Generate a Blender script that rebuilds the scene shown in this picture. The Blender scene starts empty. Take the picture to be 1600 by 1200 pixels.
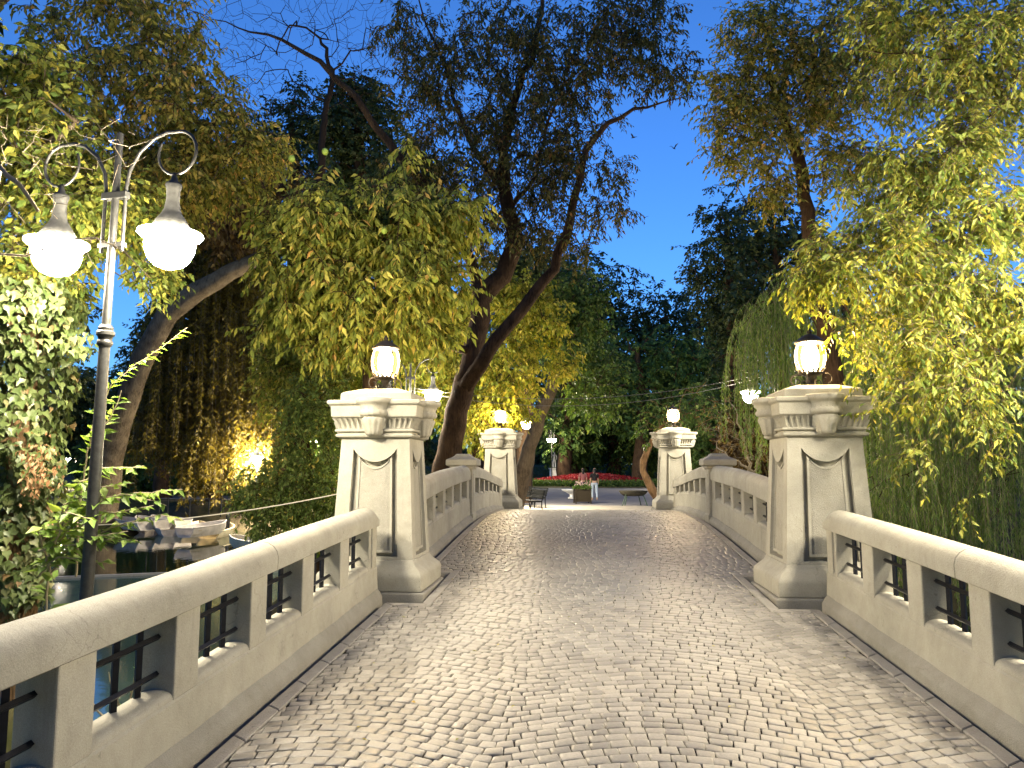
import bpy, bmesh, math, random
import numpy as np
from mathutils import Vector, Matrix

random.seed(7)
RS = np.random.RandomState(11)
sc = bpy.context.scene
COL = sc.collection
R = math.radians

# ------------------------------------------------------------------ camera
FOC, PITCH, YAW = 1202.0, R(6.2), R(5.13)
CAM = Vector((-.144, 0.0, 1.72))
cd = bpy.data.cameras.new('camera'); cam = bpy.data.objects.new('camera', cd); COL.objects.link(cam)
cd.sensor_width = 36; cd.lens = 36 * FOC / 1600; cd.clip_end = 2000; cd.clip_start = .05
cam.location = CAM
cam.rotation_euler = (R(90) + PITCH, 0, YAW)
sc.camera = cam

# ------------------------------------------------------------------ sky: clear dusk, sun below the horizon
w = bpy.data.worlds.new('World'); sc.world = w; w.use_nodes = True
nt = w.node_tree; nt.nodes.clear()
sky = nt.nodes.new('ShaderNodeTexSky'); sky.sky_type = 'NISHITA'; sky.sun_disc = False
sky.sun_elevation = R(6); sky.sun_rotation = R(180); sky.ozone_density = 3.5
sky.air_density = 1.0; sky.dust_density = .3
tint = nt.nodes.new('ShaderNodeMix'); tint.data_type = 'RGBA'; tint.blend_type = 'MULTIPLY'
tint.inputs[0].default_value = 1.0; tint.inputs[7].default_value = (.64, .97, 1.55, 1)
bg = nt.nodes.new('ShaderNodeBackground'); bg.inputs[1].default_value = 0.160
out = nt.nodes.new('ShaderNodeOutputWorld')
nt.links.new(sky.outputs[0], tint.inputs[6]); nt.links.new(tint.outputs[2], bg.inputs[0])
nt.links.new(bg.outputs[0], out.inputs[0])
vs = sc.view_settings
vs.view_transform = 'Standard'; vs.look = 'None'; vs.exposure = 0.52; vs.gamma = 1.0; vs.use_curve_mapping = False
cy = sc.cycles
cy.use_denoising = True; cy.sample_clamp_indirect = 6.0; cy.max_bounces = 6; cy.transparent_max_bounces = 6
cy.diffuse_bounces = 3; cy.glossy_bounces = 3; cy.transmission_bounces = 3
cy.caustics_reflective = False; cy.caustics_refractive = False
TWIN_POWER, LANTERN_POWER, FAR_POWER = 350.0, 600.0, 1000.0

# ------------------------------------------------------------------ a pixel of the photograph at a depth -> a place in the park
_fh = Vector((-math.sin(YAW), math.cos(YAW), 0)); _r = Vector((math.cos(YAW), math.sin(YAW), 0)); _z = Vector((0, 0, 1))
_f = _fh * math.cos(PITCH) + _z * math.sin(PITCH); _u = _z * math.cos(PITCH) - _fh * math.sin(PITCH)
def at(u, v, d):
    return CAM + (_f * FOC + _r * (u - 800) + _u * (600 - v)) * (d / FOC)
def on_z(u, v, z):
    k = (_f * FOC + _r * (u - 800) + _u * (600 - v)); return CAM + k * ((z - CAM.z) / k.z)
_Mr = np.array(_r); _Mu = np.array(_u); _Mf = np.array(_f); _C = np.array(CAM)
def project(P):
    d = np.asarray(P) - _C; zc = d @ _Mf
    return 800 + FOC * (d @ _Mr) / zc, 600 - FOC * (d @ _Mu) / zc, zc

# ------------------------------------------------------------------ objects
def tag(o, label=None, cat=None, group=None, kind=None):
    if label: o['label'] = label
    if cat: o['category'] = cat
    if group: o['group'] = group
    if kind: o['kind'] = kind
    return o
def empty(name, loc=(0, 0, 0), rz=0.0, label=None, cat=None, group=None):
    o = bpy.data.objects.new(name, None); o.empty_display_size = .2
    COL.objects.link(o); o.location = loc; o.rotation_euler = (0, 0, rz)
    return tag(o, label, cat, group)
def copy_tree(o, parent=None):
    c = o.copy(); COL.objects.link(c); c.parent = parent
    for ch in list(o.children): copy_tree(ch, c)
    return c
def link_mesh(name, me, mat, parent=None):
    o = bpy.data.objects.new(name, me); COL.objects.link(o)
    if mat is not None and not me.materials: me.materials.append(mat)
    if parent is not None: o.parent = parent
    return o
def bevel(o, w=.008, seg=2, ang=32):
    m = o.modifiers.new('b', 'BEVEL'); m.width = w; m.segments = seg; m.limit_method = 'ANGLE'; m.angle_limit = R(ang)
    return o
def smooth(me, ang=None):
    me.shade_smooth()
    if ang: me.set_sharp_from_angle(angle=R(ang))

class MB:
    def __init__(s): s.v = []; s.f = []
    def add(s, vs_, fs):
        n = len(s.v); s.v.extend([tuple(p) for p in vs_]); s.f.extend([tuple(i + n for i in f) for f in fs]); return s
    def box(s, x0, x1, y0, y1, z0, z1, M=None):
        p = [Vector(q) for q in ((x0,y0,z0),(x1,y0,z0),(x1,y1,z0),(x0,y1,z0),(x0,y0,z1),(x1,y0,z1),(x1,y1,z1),(x0,y1,z1))]
        if M is not None: p = [M @ q for q in p]
        return s.add(p, [(3,2,1,0),(4,5,6,7),(0,1,5,4),(1,2,6,5),(2,3,7,6),(3,0,4,7)])
    def levels(s, lv, cap=True):                    # square rings [(half_x, half_y, z)]
        vs_ = []
        for (a, b, z) in lv: vs_ += [(-a,-b,z),(a,-b,z),(a,b,z),(-a,b,z)]
        fs = []
        for i in range(len(lv) - 1):
            for k in range(4):
                j = (k + 1) % 4; fs.append((i*4+k, i*4+j, (i+1)*4+j, (i+1)*4+k))
        if cap: fs += [(3,2,1,0), tuple((len(lv)-1)*4+k for k in range(4))]
        return s.add(vs_, fs)
    def lathe(s, prof, n=24, c=(0,0,0), cap=True, rfun=None):
        vs_ = []
        for (r, z) in prof:
            for k in range(n):
                a = 2*math.pi*k/n; rr = r if rfun is None else rfun(r, z, a)
                vs_.append((c[0]+rr*math.cos(a), c[1]+rr*math.sin(a), c[2]+z))
        fs = []
        for i in range(len(prof)-1):
            for k in range(n):
                j = (k+1) % n; fs.append((i*n+k, i*n+j, (i+1)*n+j, (i+1)*n+k))
        if cap: fs += [tuple(range(n-1,-1,-1)), tuple((len(prof)-1)*n+k for k in range(n))]
        return s.add(vs_, fs)
    def tube(s, pts, rad, n=8, cap=True):
        P = [Vector(p) for p in pts]; m = len(P)
        rr = rad if hasattr(rad, '__len__') else [rad]*m
        t0 = (P[1]-P[0]).normalized(); ref = Vector((0,0,1)) if abs(t0.z) < .9 else Vector((1,0,0))
        a = t0.cross(ref).normalized(); vs_ = []
        for i in range(m):
            t = (P[min(i+1,m-1)]-P[max(i-1,0)])
            t = t.normalized() if t.length > 1e-9 else t0
            a = (a - t*a.dot(t)); a = a.normalized() if a.length > 1e-6 else t.orthogonal().normalized()
            b = t.cross(a)
            for k in range(n):
                q = 2*math.pi*k/n; vs_.append(P[i]+(a*math.cos(q)+b*math.sin(q))*rr[i])
        fs = []
        for i in range(m-1):
            for k in range(n):
                j = (k+1) % n; fs.append((i*n+k, i*n+j, (i+1)*n+j, (i+1)*n+k))
        if cap: fs += [tuple(range(n-1,-1,-1)), tuple((m-1)*n+k for k in range(n))]
        return s.add(vs_, fs)
    def prism(s, poly, fmap, d0, d1):               # poly [(a,b)] extruded between depths; fmap(a,b,d)->xyz
        n = len(poly); vs_ = [fmap(a,b,d0) for a,b in poly] + [fmap(a,b,d1) for a,b in poly]
        fs = [tuple(range(n-1,-1,-1)), tuple(range(n, 2*n))]
        for k in range(n):
            j = (k+1) % n; fs.append((k, j, n+j, n+k))
        return s.add(vs_, fs)
    def mesh(s, name):
        me = bpy.data.meshes.new(name); me.from_pydata([tuple(v) for v in s.v], [], s.f); me.validate(); me.update()
        bm = bmesh.new(); bm.from_mesh(me); bmesh.ops.recalc_face_normals(bm, faces=bm.faces); bm.to_mesh(me); bm.free()
        return me
    def build(s, name, mat, parent=None, sm=None):
        me = s.mesh(name)
        if sm is not None: smooth(me, sm)
        return link_mesh(name, me, mat, parent)

def np_mesh(name, V, F, rnd=None, sm=False):        # V (n,3), F (m,k)
    me = bpy.data.meshes.new(name); V = np.asarray(V, np.float32); F = np.asarray(F, np.int32)
    k = F.shape[1]
    me.vertices.add(len(V)); me.vertices.foreach_set('co', V.ravel())
    me.loops.add(F.size); me.loops.foreach_set('vertex_index', F.ravel())
    me.polygons.add(len(F)); me.polygons.foreach_set('loop_start', np.arange(0, F.size, k, dtype=np.int32))
    me.polygons.foreach_set('loop_total', np.full(len(F), k, np.int32))
    if sm: me.polygons.foreach_set('use_smooth', np.ones(len(F), bool))
    me.update(calc_edges=True)
    if rnd is not None:
        a = me.attributes.new('rnd', 'FLOAT', 'POINT'); a.data.foreach_set('value', np.asarray(rnd, np.float32))
    return me

# ------------------------------------------------------------------ materials
def newmat(name):
    m = bpy.data.materials.new(name); m.use_nodes = True; n = m.node_tree; n.nodes.clear()
    o = n.nodes.new('ShaderNodeOutputMaterial'); return m, n, o
def N(n, t, **kw):
    x = n.nodes.new(t)
    for k, v in kw.items(): setattr(x, k, v)
    return x
def noise(n, scale, detail=4, rough=.55, src=None, dist=0.0):
    x = N(n, 'ShaderNodeTexNoise'); x.inputs['Scale'].default_value = scale; x.inputs['Detail'].default_value = detail
    x.inputs['Roughness'].default_value = rough; x.inputs['Distortion'].default_value = dist
    if src is not None: n.links.new(src, x.inputs['Vector'])
    return x.outputs[0]
def ramp(n, src, stops):
    x = N(n, 'ShaderNodeValToRGB'); e = x.color_ramp.elements
    while len(e) < len(stops): e.new(.5)
    for q, (p, c) in zip(e, stops): q.position = p; q.color = (*c, 1) if len(c) == 3 else c
    n.links.new(src, x.inputs[0]); return x.outputs[0]
def mixc(n, fac, a, b, mode='MIX'):
    x = N(n, 'ShaderNodeMix', data_type='RGBA', blend_type=mode)
    for i, s in ((0, fac), (6, a), (7, b)):
        if hasattr(s, 'links') or hasattr(s, 'is_linked'): n.links.new(s, x.inputs[i])
        else: x.inputs[i].default_value = s if i == 0 else (*s, 1)
    return x.outputs[2]
def math_(n, op, a, b=0.0):
    x = N(n, 'ShaderNodeMath', operation=op)
    for i, s in enumerate((a, b)):
        if hasattr(s, 'is_linked'): n.links.new(s, x.inputs[i])
        else: x.inputs[i].default_value = s
    return x.outputs[0]
def coords(n, world=False):
    if world: return N(n, 'ShaderNodeNewGeometry').outputs['Position']
    return N(n, 'ShaderNodeTexCoord').outputs['Object']
def rnd_node(n):
    a = N(n, 'ShaderNodeAttribute', attribute_name='rnd'); oi = N(n, 'ShaderNodeObjectInfo')
    return math_(n, 'FRACT', math_(n, 'ADD', a.outputs['Fac'], oi.outputs['Random']))
def principled(n, o, col, rough=.7, spec=.3, metal=0.0, bumpsrc=None, bstr=.3, bdist=.01):
    p = N(n, 'ShaderNodeBsdfPrincipled')
    if hasattr(col, 'is_linked'): n.links.new(col, p.inputs['Base Color'])
    else: p.inputs['Base Color'].default_value = (*col, 1)
    if hasattr(rough, 'is_linked'): n.links.new(rough, p.inputs['Roughness'])
    else: p.inputs['Roughness'].default_value = rough
    p.inputs['Specular IOR Level'].default_value = spec; p.inputs['Metallic'].default_value = metal
    if bumpsrc is not None:
        b = N(n, 'ShaderNodeBump'); b.inputs['Strength'].default_value = bstr; b.inputs['Distance'].default_value = bdist
        n.links.new(bumpsrc, b.inputs['Height']); n.links.new(b.outputs[0], p.inputs['Normal'])
    n.links.new(p.outputs[0], o.inputs[0]); return p
def plain(name, col, rough=.6, spec=.3, metal=0.0, nscale=None, var=.25, bstr=.2, bdist=.005):
    m, n, o = newmat(name)
    if nscale:
        c = coords(n); k = noise(n, nscale, 5, .6, c)
        lo = tuple(x*(1-var) for x in col); hi = tuple(min(1, x*(1+var)) for x in col)
        principled(n, o, ramp(n, k, [(.3, lo), (.7, hi)]), rough, spec, metal, noise(n, nscale*4, 4, .6, c), bstr, bdist)
    else: principled(n, o, col, rough, spec, metal)
    return m

def stone_mat(name, base, speck=0.0, world=True):
    m, n, o = newmat(name); c = coords(n, world)
    big = noise(n, 1.3, 5, .6, c, .4); mid = noise(n, 9, 5, .65, c); fine = noise(n, 90, 3, .6, c)
    a = ramp(n, big, [(.28, tuple(x*.80 for x in base)), (.62, tuple(x*1.08 for x in base))])
    b = ramp(n, mid, [(.30, (.86, .85, .82)), (.62, (1.0, 1.0, 1.0))])
    col = mixc(n, .7, a, b, 'MULTIPLY')
    # thin grime streaks and pits
    mp = N(n, 'ShaderNodeMapping'); mp.inputs['Scale'].default_value = (7, 7, .8); n.links.new(c, mp.inputs[0])
    st = ramp(n, noise(n, 1.0, 4, .7, mp.outputs[0]), [(.60, (0, 0, 0)), (.78, (1, 1, 1))])
    col = mixc(n, math_(n, 'MULTIPLY', st, .42), col, tuple(x*.45 for x in base))
    pit = ramp(n, noise(n, 26, 2, .5, c), [(.70, (0, 0, 0)), (.76, (1, 1, 1))])
    col = mixc(n, math_(n, 'MULTIPLY', pit, .5), col, tuple(x*.5 for x in base))
    # hairline cracks in the render coat, only here and there
    vo = N(n, 'ShaderNodeTexVoronoi', feature='DISTANCE_TO_EDGE'); vo.inputs['Scale'].default_value = 1.6
    wv = N(n, 'ShaderNodeVectorMath', operation='ADD'); nz = N(n, 'ShaderNodeTexNoise'); nz.inputs['Scale'].default_value = 5; nz.inputs['Detail'].default_value = 4
    n.links.new(c, nz.inputs['Vector']); sc_ = N(n, 'ShaderNodeVectorMath', operation='SCALE'); sc_.inputs['Scale'].default_value = .35
    n.links.new(nz.outputs[1], sc_.inputs[0]); n.links.new(c, wv.inputs[0]); n.links.new(sc_.outputs[0], wv.inputs[1]); n.links.new(wv.outputs[0], vo.inputs['Vector'])
    ck = ramp(n, vo.outputs['Distance'], [(0, (1, 1, 1)), (.007, (0, 0, 0))]); cm = ramp(n, noise(n, .8, 2, .5, c), [(.52, (0, 0, 0)), (.60, (1, 1, 1))])
    ck = math_(n, 'MULTIPLY', ck, cm)
    col = mixc(n, math_(n, 'MULTIPLY', ck, .45), col, tuple(x*.35 for x in base))
    blot = ramp(n, noise(n, 3.2, 6, .7, c, .8), [(.56, (0, 0, 0)), (.72, (1, 1, 1))])
    col = mixc(n, math_(n, 'MULTIPLY', blot, .30), col, (base[0]*.62, base[1]*.60, base[2]*.52))
    sp = ramp(n, noise(n, 240, 2, .5, c), [(.35, (.72, .72, .72)), (.65, (1.15, 1.15, 1.15))])
    col = mixc(n, .55 + .45*speck, col, sp, 'MULTIPLY')
    h = math_(n, 'ADD', math_(n, 'MULTIPLY', mid, 1.0), math_(n, 'MULTIPLY', fine, .55 + 1.4*speck))
    h = math_(n, 'ADD', h, math_(n, 'MULTIPLY', big, 1.6))
    principled(n, o, col, .82, .25, 0, h, .45, .012)
    return m

def leaf_mat(name, stops, trans=.45, rough=.5):
    m, n, o = newmat(name)
    r = rnd_node(n)
    col = ramp(n, r, stops)
    d = N(n, 'ShaderNodeBsdfPrincipled'); n.links.new(col, d.inputs['Base Color'])
    d.inputs['Roughness'].default_value = rough; d.inputs['Specular IOR Level'].default_value = .3
    t = N(n, 'ShaderNodeBsdfTranslucent')
    tc = mixc(n, 1.0, col, (1.25, 1.2, .55), 'MULTIPLY'); n.links.new(tc, t.inputs[0])
    mx = N(n, 'ShaderNodeMixShader'); mx.inputs[0].default_value = trans
    n.links.new(d.outputs[0], mx.inputs[1]); n.links.new(t.outputs[0], mx.inputs[2]); n.links.new(mx.outputs[0], o.inputs[0])
    return m
def bark_mat(name, dark, light, scale=6):
    m, n, o = newmat(name); c = coords(n, True)
    mp = N(n, 'ShaderNodeMapping'); mp.inputs['Scale'].default_value = (1, 1, .16); n.links.new(c, mp.inputs[0])
    k = noise(n, scale*3, 6, .7, mp.outputs[0], 1.2); k2 = noise(n, scale*.5, 3, .5, c)
    col = mixc(n, .5, ramp(n, k, [(.38, dark), (.62, light)]), ramp(n, k2, [(.3, dark), (.7, light)]))
    principled(n, o, col, .9, .15, 0, k, 1.0, .05); return m
def emit(name, col, s):
    m, n, o = newmat(name); e = N(n, 'ShaderNodeEmission'); e.inputs[0].default_value = (*col, 1); e.inputs[1].default_value = s
    n.links.new(e.outputs[0], o.inputs[0]); m.cycles.emission_sampling = 'FRONT'; return m

M = {}
M['stone'] = stone_mat('painted_stone', (.395, .378, .318))
M['stone_rough'] = stone_mat('roughcast_stone', (.35, .335, .285), .8)
M['stone_dirty'] = stone_mat('kerb_stone', (.31, .295, .255), .4)
M['strip'] = stone_mat('concrete_strip', (.34, .32, .285), .3)
M['iron'] = plain('black_iron', (.012, .013, .018), .45, .5, .6, 30, .3)
M['post_iron'] = plain('grey_post_paint', (.036, .036, .034), .45, .5, .2, 25, .35)
M['brass'] = plain('dark_bronze', (.045, .035, .025), .5, .5, .5, 30, .3)
M['gutter'] = plain('gutter_dirt', (.03, .028, .026), .95, .1)
M['bed'] = plain('joint_sand', (.030, .026, .021), .95, .1, 0, 30, .3)
M['wood'] = plain('planter_wood', (.022, .017, .010), .8, .2, 0, 20, .3)
M['white'] = plain('white_stone', (.78, .78, .76), .6, .3, 0, 10, .08)
M['wire'] = plain('grey_wire', (.22, .21, .19), .7, .2)
M['rope'] = plain('pale_rope', (.6, .56, .48), .8, .2)
M['boat_white'] = plain('boat_paint', (.72, .62, .42), .5, .4, 0, 4, .15)
M['boat_grey'] = plain('boat_weathered', (.50, .46, .42), .6, .3, 0, 4, .2)
M['boat_in'] = plain('boat_inside', (.34, .29, .20), .7, .3, 0, 6, .2)
M['bench'] = plain('bench_black', (.006, .007, .007), .8, .1)
M['rock'] = stone_mat('shore_rock', (.33, .29, .26), .4)
M['bark'] = bark_mat('bark_brown', (.022, .014, .009), (.12, .072, .040))
M['bark_grey'] = bark_mat('bark_grey', (.06, .045, .03), (.26, .20, .13))
M['bark_root'] = bark_mat('bark_roots', (.06, .035, .018), (.36, .22, .11))
M['twig_pale'] = plain('twig_pale', (.34, .28, .19), .8, .2)
M['twig_dark'] = plain('twig_dark', (.035, .022, .014), .9, .1)
M['fruit'] = plain('fruit_green', (.30, .42, .07), .55, .4)
M['skin'] = plain('skin', (.42, .26, .18), .6, .3)

L_ = {}
L_['ivy'] = leaf_mat('ivy_leaf', [(0, (0.045, 0.069, 0.019)), (0.45, (0.084, 0.114, 0.036)), (0.8, (0.12, 0.15, 0.054)), (0.93, (0.144, 0.156, 0.066)), (1, (0.18, 0.114, 0.054))], .25, .4)
L_['shoot'] = leaf_mat('fresh_leaf', [(0, (.10,.17,.035)), (.6, (.17,.26,.06)), (1, (.26,.34,.10))], .4, .42)
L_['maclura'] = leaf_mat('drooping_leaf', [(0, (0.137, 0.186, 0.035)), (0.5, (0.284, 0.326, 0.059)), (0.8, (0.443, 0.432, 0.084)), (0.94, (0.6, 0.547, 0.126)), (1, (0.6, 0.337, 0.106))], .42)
L_['central'] = leaf_mat('ash_leaf', [(0, (0.042, 0.052, 0.017)), (0.6, (0.09, 0.092, 0.024)), (0.9, (0.196, 0.15, 0.044)), (1, (0.256, 0.134, 0.053))], .35)
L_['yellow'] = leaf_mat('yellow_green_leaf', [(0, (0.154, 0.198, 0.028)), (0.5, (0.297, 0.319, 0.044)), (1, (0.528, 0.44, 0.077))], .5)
L_['right'] = leaf_mat('autumn_leaf', [(0, (0.113, 0.139, 0.029)), (0.4, (0.238, 0.245, 0.048)), (0.75, (0.396, 0.343, 0.073)), (0.93, (0.554, 0.409, 0.106)), (1, (0.594, 0.317, 0.106))], .42)
L_['near_right'] = leaf_mat('elm_leaf', [(0, (.085,.14,.026)), (.45, (.18,.215,.042)), (.85, (.29,.29,.055)), (.96, (.42,.38,.06)), (1, (.5,.40,.07))], .42)
L_['willow'] = leaf_mat('willow_leaf', [(0, (0.087, 0.162, 0.044)), (0.6, (0.176, 0.279, 0.071)), (1, (0.323, 0.41, 0.104))], .35)
L_['cypress'] = leaf_mat('cypress_needle', [(0, (0.079, 0.061, 0.011)), (0.5, (0.158, 0.117, 0.017)), (1, (0.242, 0.19, 0.024))], .45)
L_['dark'] = leaf_mat('dark_leaf', [(0, (0.025, 0.043, 0.015)), (0.7, (0.055, 0.076, 0.024)), (1, (0.095, 0.11, 0.031))], .25)
L_['mid'] = leaf_mat('park_leaf', [(0, (0.046, 0.092, 0.023)), (0.7, (0.106, 0.182, 0.042)), (1, (0.192, 0.25, 0.058))], .35)
L_['brown'] = leaf_mat('brown_leaf', [(0, (.07,.04,.015)), (.6, (.13,.08,.025)), (1, (.20,.14,.05))], .35)
L_['shrub'] = leaf_mat('shrub_leaf', [(0, (0.085, 0.144, 0.034)), (0.6, (0.169, 0.246, 0.06)), (0.95, (0.27, 0.321, 0.085)), (1, (0.6, 0.473, 0.085))], .38)
L_['red'] = leaf_mat('red_petal', [(0, (.14,.004,.006)), (.8, (.30,.012,.014)), (1, (.30,.06,.07))], .2)
L_['grass'] = leaf_mat('grass_blade', [(0, (.04,.055,.015)), (1, (.10,.12,.03))], .2)

# cobbles
def cobble_mat():
    m, n, o = newmat('granite_cobble'); r = rnd_node(n); c = coords(n, True)
    col = ramp(n, r, [(0, (.205,.193,.172)), (.35, (.245,.231,.205)), (.7, (.285,.268,.238)), (1, (.335,.315,.28))])
    k = noise(n, 55, 5, .65, c); big = noise(n, .9, 3, .5, c)
    col = mixc(n, .8, col, ramp(n, k, [(.3, (.78,.78,.78)), (.7, (1.12,1.12,1.12))]), 'MULTIPLY')
    col = mixc(n, .6, col, ramp(n, big, [(.35, (.82,.8,.78)), (.65, (1.08,1.07,1.05))]), 'MULTIPLY')
    rr = ramp(n, r, [(0, (.38,)*3), (1, (.54,)*3)])
    principled(n, o, col, rr, .45, 0, k, .35, .004); return m
M['cobble'] = cobble_mat()

# ------------------------------------------------------------------ profiles along the bridge (metres along Y)
def interp(tab):
    X = np.array([a for a, _ in tab], float); Y = np.array([b for _, b in tab], float)
    m = np.gradient(Y, X)
    def f(x):
        x = np.clip(x, X[0], X[-1]); i = np.clip(np.searchsorted(X, x) - 1, 0, len(X) - 2)
        h = X[i+1]-X[i]; t = (x-X[i])/h
        return (2*t**3-3*t**2+1)*Y[i]+(t**3-2*t**2+t)*h*m[i]+(-2*t**3+3*t**2)*Y[i+1]+(t**3-t**2)*h*m[i+1]
    return f
deck = interp([(-6,0),(0,.03),(3,.08),(5,.165),(8.5,.33),(11,.455),(13.5,.61),(15.5,.70),(17.5,.715),(19.5,.67),(21.6,.55),(23.2,.42),(26,.15),(28.5,.02),(30,0)])
rail_near = interp([(-4,.98),(0,1.02),(3,1.06),(4,1.09),(5.3,1.15),(6.7,1.21),(8.4,1.27)])
rail_m1 = interp([(9.3,1.38),(11.2,1.55),(13,1.66),(15.4,1.745)])
rail_m2 = interp([(15.6,1.75),(17,1.715),(18.5,1.62),(20,1.51),(21.8,1.39)])
rail_far = interp([(22.7,1.30),(24,1.2),(27,1.02),(29,.98)])

# ------------------------------------------------------------------ ground, pond, paths
POND_L = np.array([(-2.95,-9),(-2.95,16.6),(-5.2,18.2),(-6.4,22),(-9,27),(-13.5,32.5),(-22,36),(-42,38),(-90,46),(-90,-9)], float)
POND_R = np.array([(2.95,-9),(2.95,16.6),(5.6,18.6),(8.5,23),(13,28),(22,33),(40,37),(90,40),(90,-9)], float)
def sdf(P, poly):
    P = np.asarray(P, float); d = np.full(len(P), 1e9); ins = np.zeros(len(P), bool); n = len(poly)
    for i in range(n):
        a = poly[i]; b = poly[(i+1) % n]; ab = b-a; ap = P-a
        t = np.clip((ap@ab)/(ab@ab), 0, 1); d = np.minimum(d, np.hypot(*(ap-t[:, None]*ab).T))
        c = ((a[1] > P[:,1]) != (b[1] > P[:,1]))
        with np.errstate(divide='ignore', invalid='ignore'):
            x = (b[0]-a[0])*(P[:,1]-a[1])/(b[1]-a[1])+a[0]
        ins ^= c & (P[:,0] < x)
    return np.where(ins, -d, d)
WATER_Z = -1.1
BANKS = [(at(u, v, d).x, at(u, v, d).y, r_) for u, v, d, r_ in ((165,800,33,2.0),(500,860,15.5,1.6),(520,840,17.5,1.6),(590,850,13.4,1.5),(470,800,24,2.0),(28,930,7.9,1.1),
         (1312,780,13.5,1.6),(1470,900,17,2.5),(1175,760,17.5,1.5),(-160,1000,8.6,1.5),(1960,1300,8.6,2.0),(70,1000,6.55,.8),(120,900,6.6,.6),(-120,620,5.4,1.0))]
def ground_z(P):
    P = np.asarray(P, float)
    d = np.minimum(sdf(P, POND_L), sdf(P, POND_R))
    d = d + .25*np.sin(P[:,0]*1.7+P[:,1]*.6)*np.clip(np.abs(d), 0, 1) * (np.abs(P[:,0]) > 3.2)
    land = np.minimum(-.02, -1.2 + .55*d + .06*np.sin(P[:,0]*.9)*np.sin(P[:,1]*.7))
    z = np.where(d > 0, land, np.maximum(-2.4, -1.2+.5*d))
    ivy = .35*np.exp(-((P[:,0]+5.9)**2+(P[:,1]-5.3)**2)/.9)           # the little mound of roots the ivy tree stands on
    z = np.where(d < 0, np.maximum(z, -1.75+ivy*2.2), z)
    for bx_, by_, br_ in BANKS:                                       # small planted banks and islets along the bridge
        z = np.maximum(z, np.minimum(-.55, -2.2+1.75*np.exp(-(((P[:,0]-bx_)**2+(P[:,1]-by_)**2)/br_**2))))
    hill = 2.2*np.clip((P[:,1]-84)/40, 0, 1)                          # the lawn rises beyond the flower bed
    return z + hill
def axis_vals(segs):
    out_ = []
    for a, b, s in segs: out_ += list(np.arange(a, b, s))
    return np.array(out_ + [segs[-1][1]])
gx = axis_vals([(-400,-100,30),(-100,-30,2.5),(-30,30,.4),(30,100,2.5),(100,400,30)])
gy = axis_vals([(-30,-9,3),(-9,50,.4),(50,130,1.6),(130,700,30)])
GX, GY = np.meshgrid(gx, gy); P2 = np.stack([GX.ravel(), GY.ravel()], 1)
Z = ground_z(P2) + RS.normal(0, .006, len(P2))
Z = np.where((np.abs(P2[:,0]) < 2.9) & (P2[:,1] > -7) & (P2[:,1] < 27), np.minimum(Z, -.9), Z)
nx, ny = len(gx), len(gy)
ii = (np.arange(ny-1)[:, None]*nx + np.arange(nx-1)[None, :]).ravel()
F4 = np.stack([ii, ii+1, ii+1+nx, ii+nx], 1)
me = np_mesh('ground', np.column_stack([P2, Z]), F4, sm=True)
m, n, o = newmat('park_ground'); c = coords(n, True)
k = noise(n, .35, 5, .6, c); k2 = noise(n, 14, 5, .7, c)
g = ramp(n, k, [(.40, (.045,.052,.018)), (.60, (.12,.095,.06))])
g = mixc(n, .7, g, ramp(n, k2, [(.3, (.6,.6,.6)), (.7, (1.2,1.15,1.05))]), 'MULTIPLY')
principled(n, o, g, .95, .1, 0, k2, .6, .03); M['ground'] = m
tag(link_mesh('ground', me, m), kind='structure')

# water: the dark pond, a pale sill across it, and the milky green canal on the near side of the sill
def water_mat(name, col, rough, scale, strength):
    m, n, o = newmat(name); c = coords(n, True)
    mp = N(n, 'ShaderNodeMapping'); mp.inputs['Scale'].default_value = (1, .45, 1); n.links.new(c, mp.inputs[0])
    k = noise(n, scale, 3, .5, mp.outputs[0], .6)
    principled(n, o, col, rough, .6, 0, k, strength, .02); return m
M['water'] = water_mat('pond_water', (.010, .016, .008), .045, 2.2, .22)
M['water_canal'] = water_mat('canal_water', (.055, .105, .088), .10, 3.0, .35)
wl = on_z(20, 905, WATER_Z); wr = on_z(330, 893, WATER_Z); dv = (wr-wl).normalized()
WL = wl - dv*60; WRr = wl + dv*((-2.95-wl.x)/dv.x)
def sheet(name, pts, z, mat, kind='structure'):
    me = bpy.data.meshes.new(name); me.from_pydata([(x, y, z) for x, y in pts], [], [tuple(range(len(pts)))]); me.update()
    return tag(link_mesh(name, me, mat), kind=kind)
sheet('pond_water', [(WL.x, WL.y+.06), (WRr.x, WRr.y+.06), (-2.9, 19), (-2.9, 60), (-120, 60)], WATER_Z, M['water'])
sheet('canal_water', [(WL.x, -12), (-2.9, -12), (WRr.x, WRr.y-.06), (WL.x, WL.y-.06)], WATER_Z-.03, M['water_canal'])
sheet('canal_water', [(-2.9, -12), (120, -12), (120, 45), (2.9, 45), (2.9, 19), (-2.9, 19)], WATER_Z-.034, M['water'])
mb = MB(); q = 40
for i in range(q):
    a = WL.lerp(WRr, i/q); b = WL.lerp(WRr, (i+1)/q)
    mb.add([(a.x,a.y-.07,-1.6),(b.x,b.y-.07,-1.6),(b.x,b.y+.07,-1.6),(a.x,a.y+.07,-1.6),
            (a.x,a.y-.07,-1.075),(b.x,b.y-.07,-1.075),(b.x,b.y+.07,-1.075),(a.x,a.y+.07,-1.075)], [(4,5,6,7),(0,1,5,4),(2,3,7,6)])
tag(mb.build('weir_sill', M['strip']), 'long thin pale sill crossing the pond just above the water', 'weir')

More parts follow.
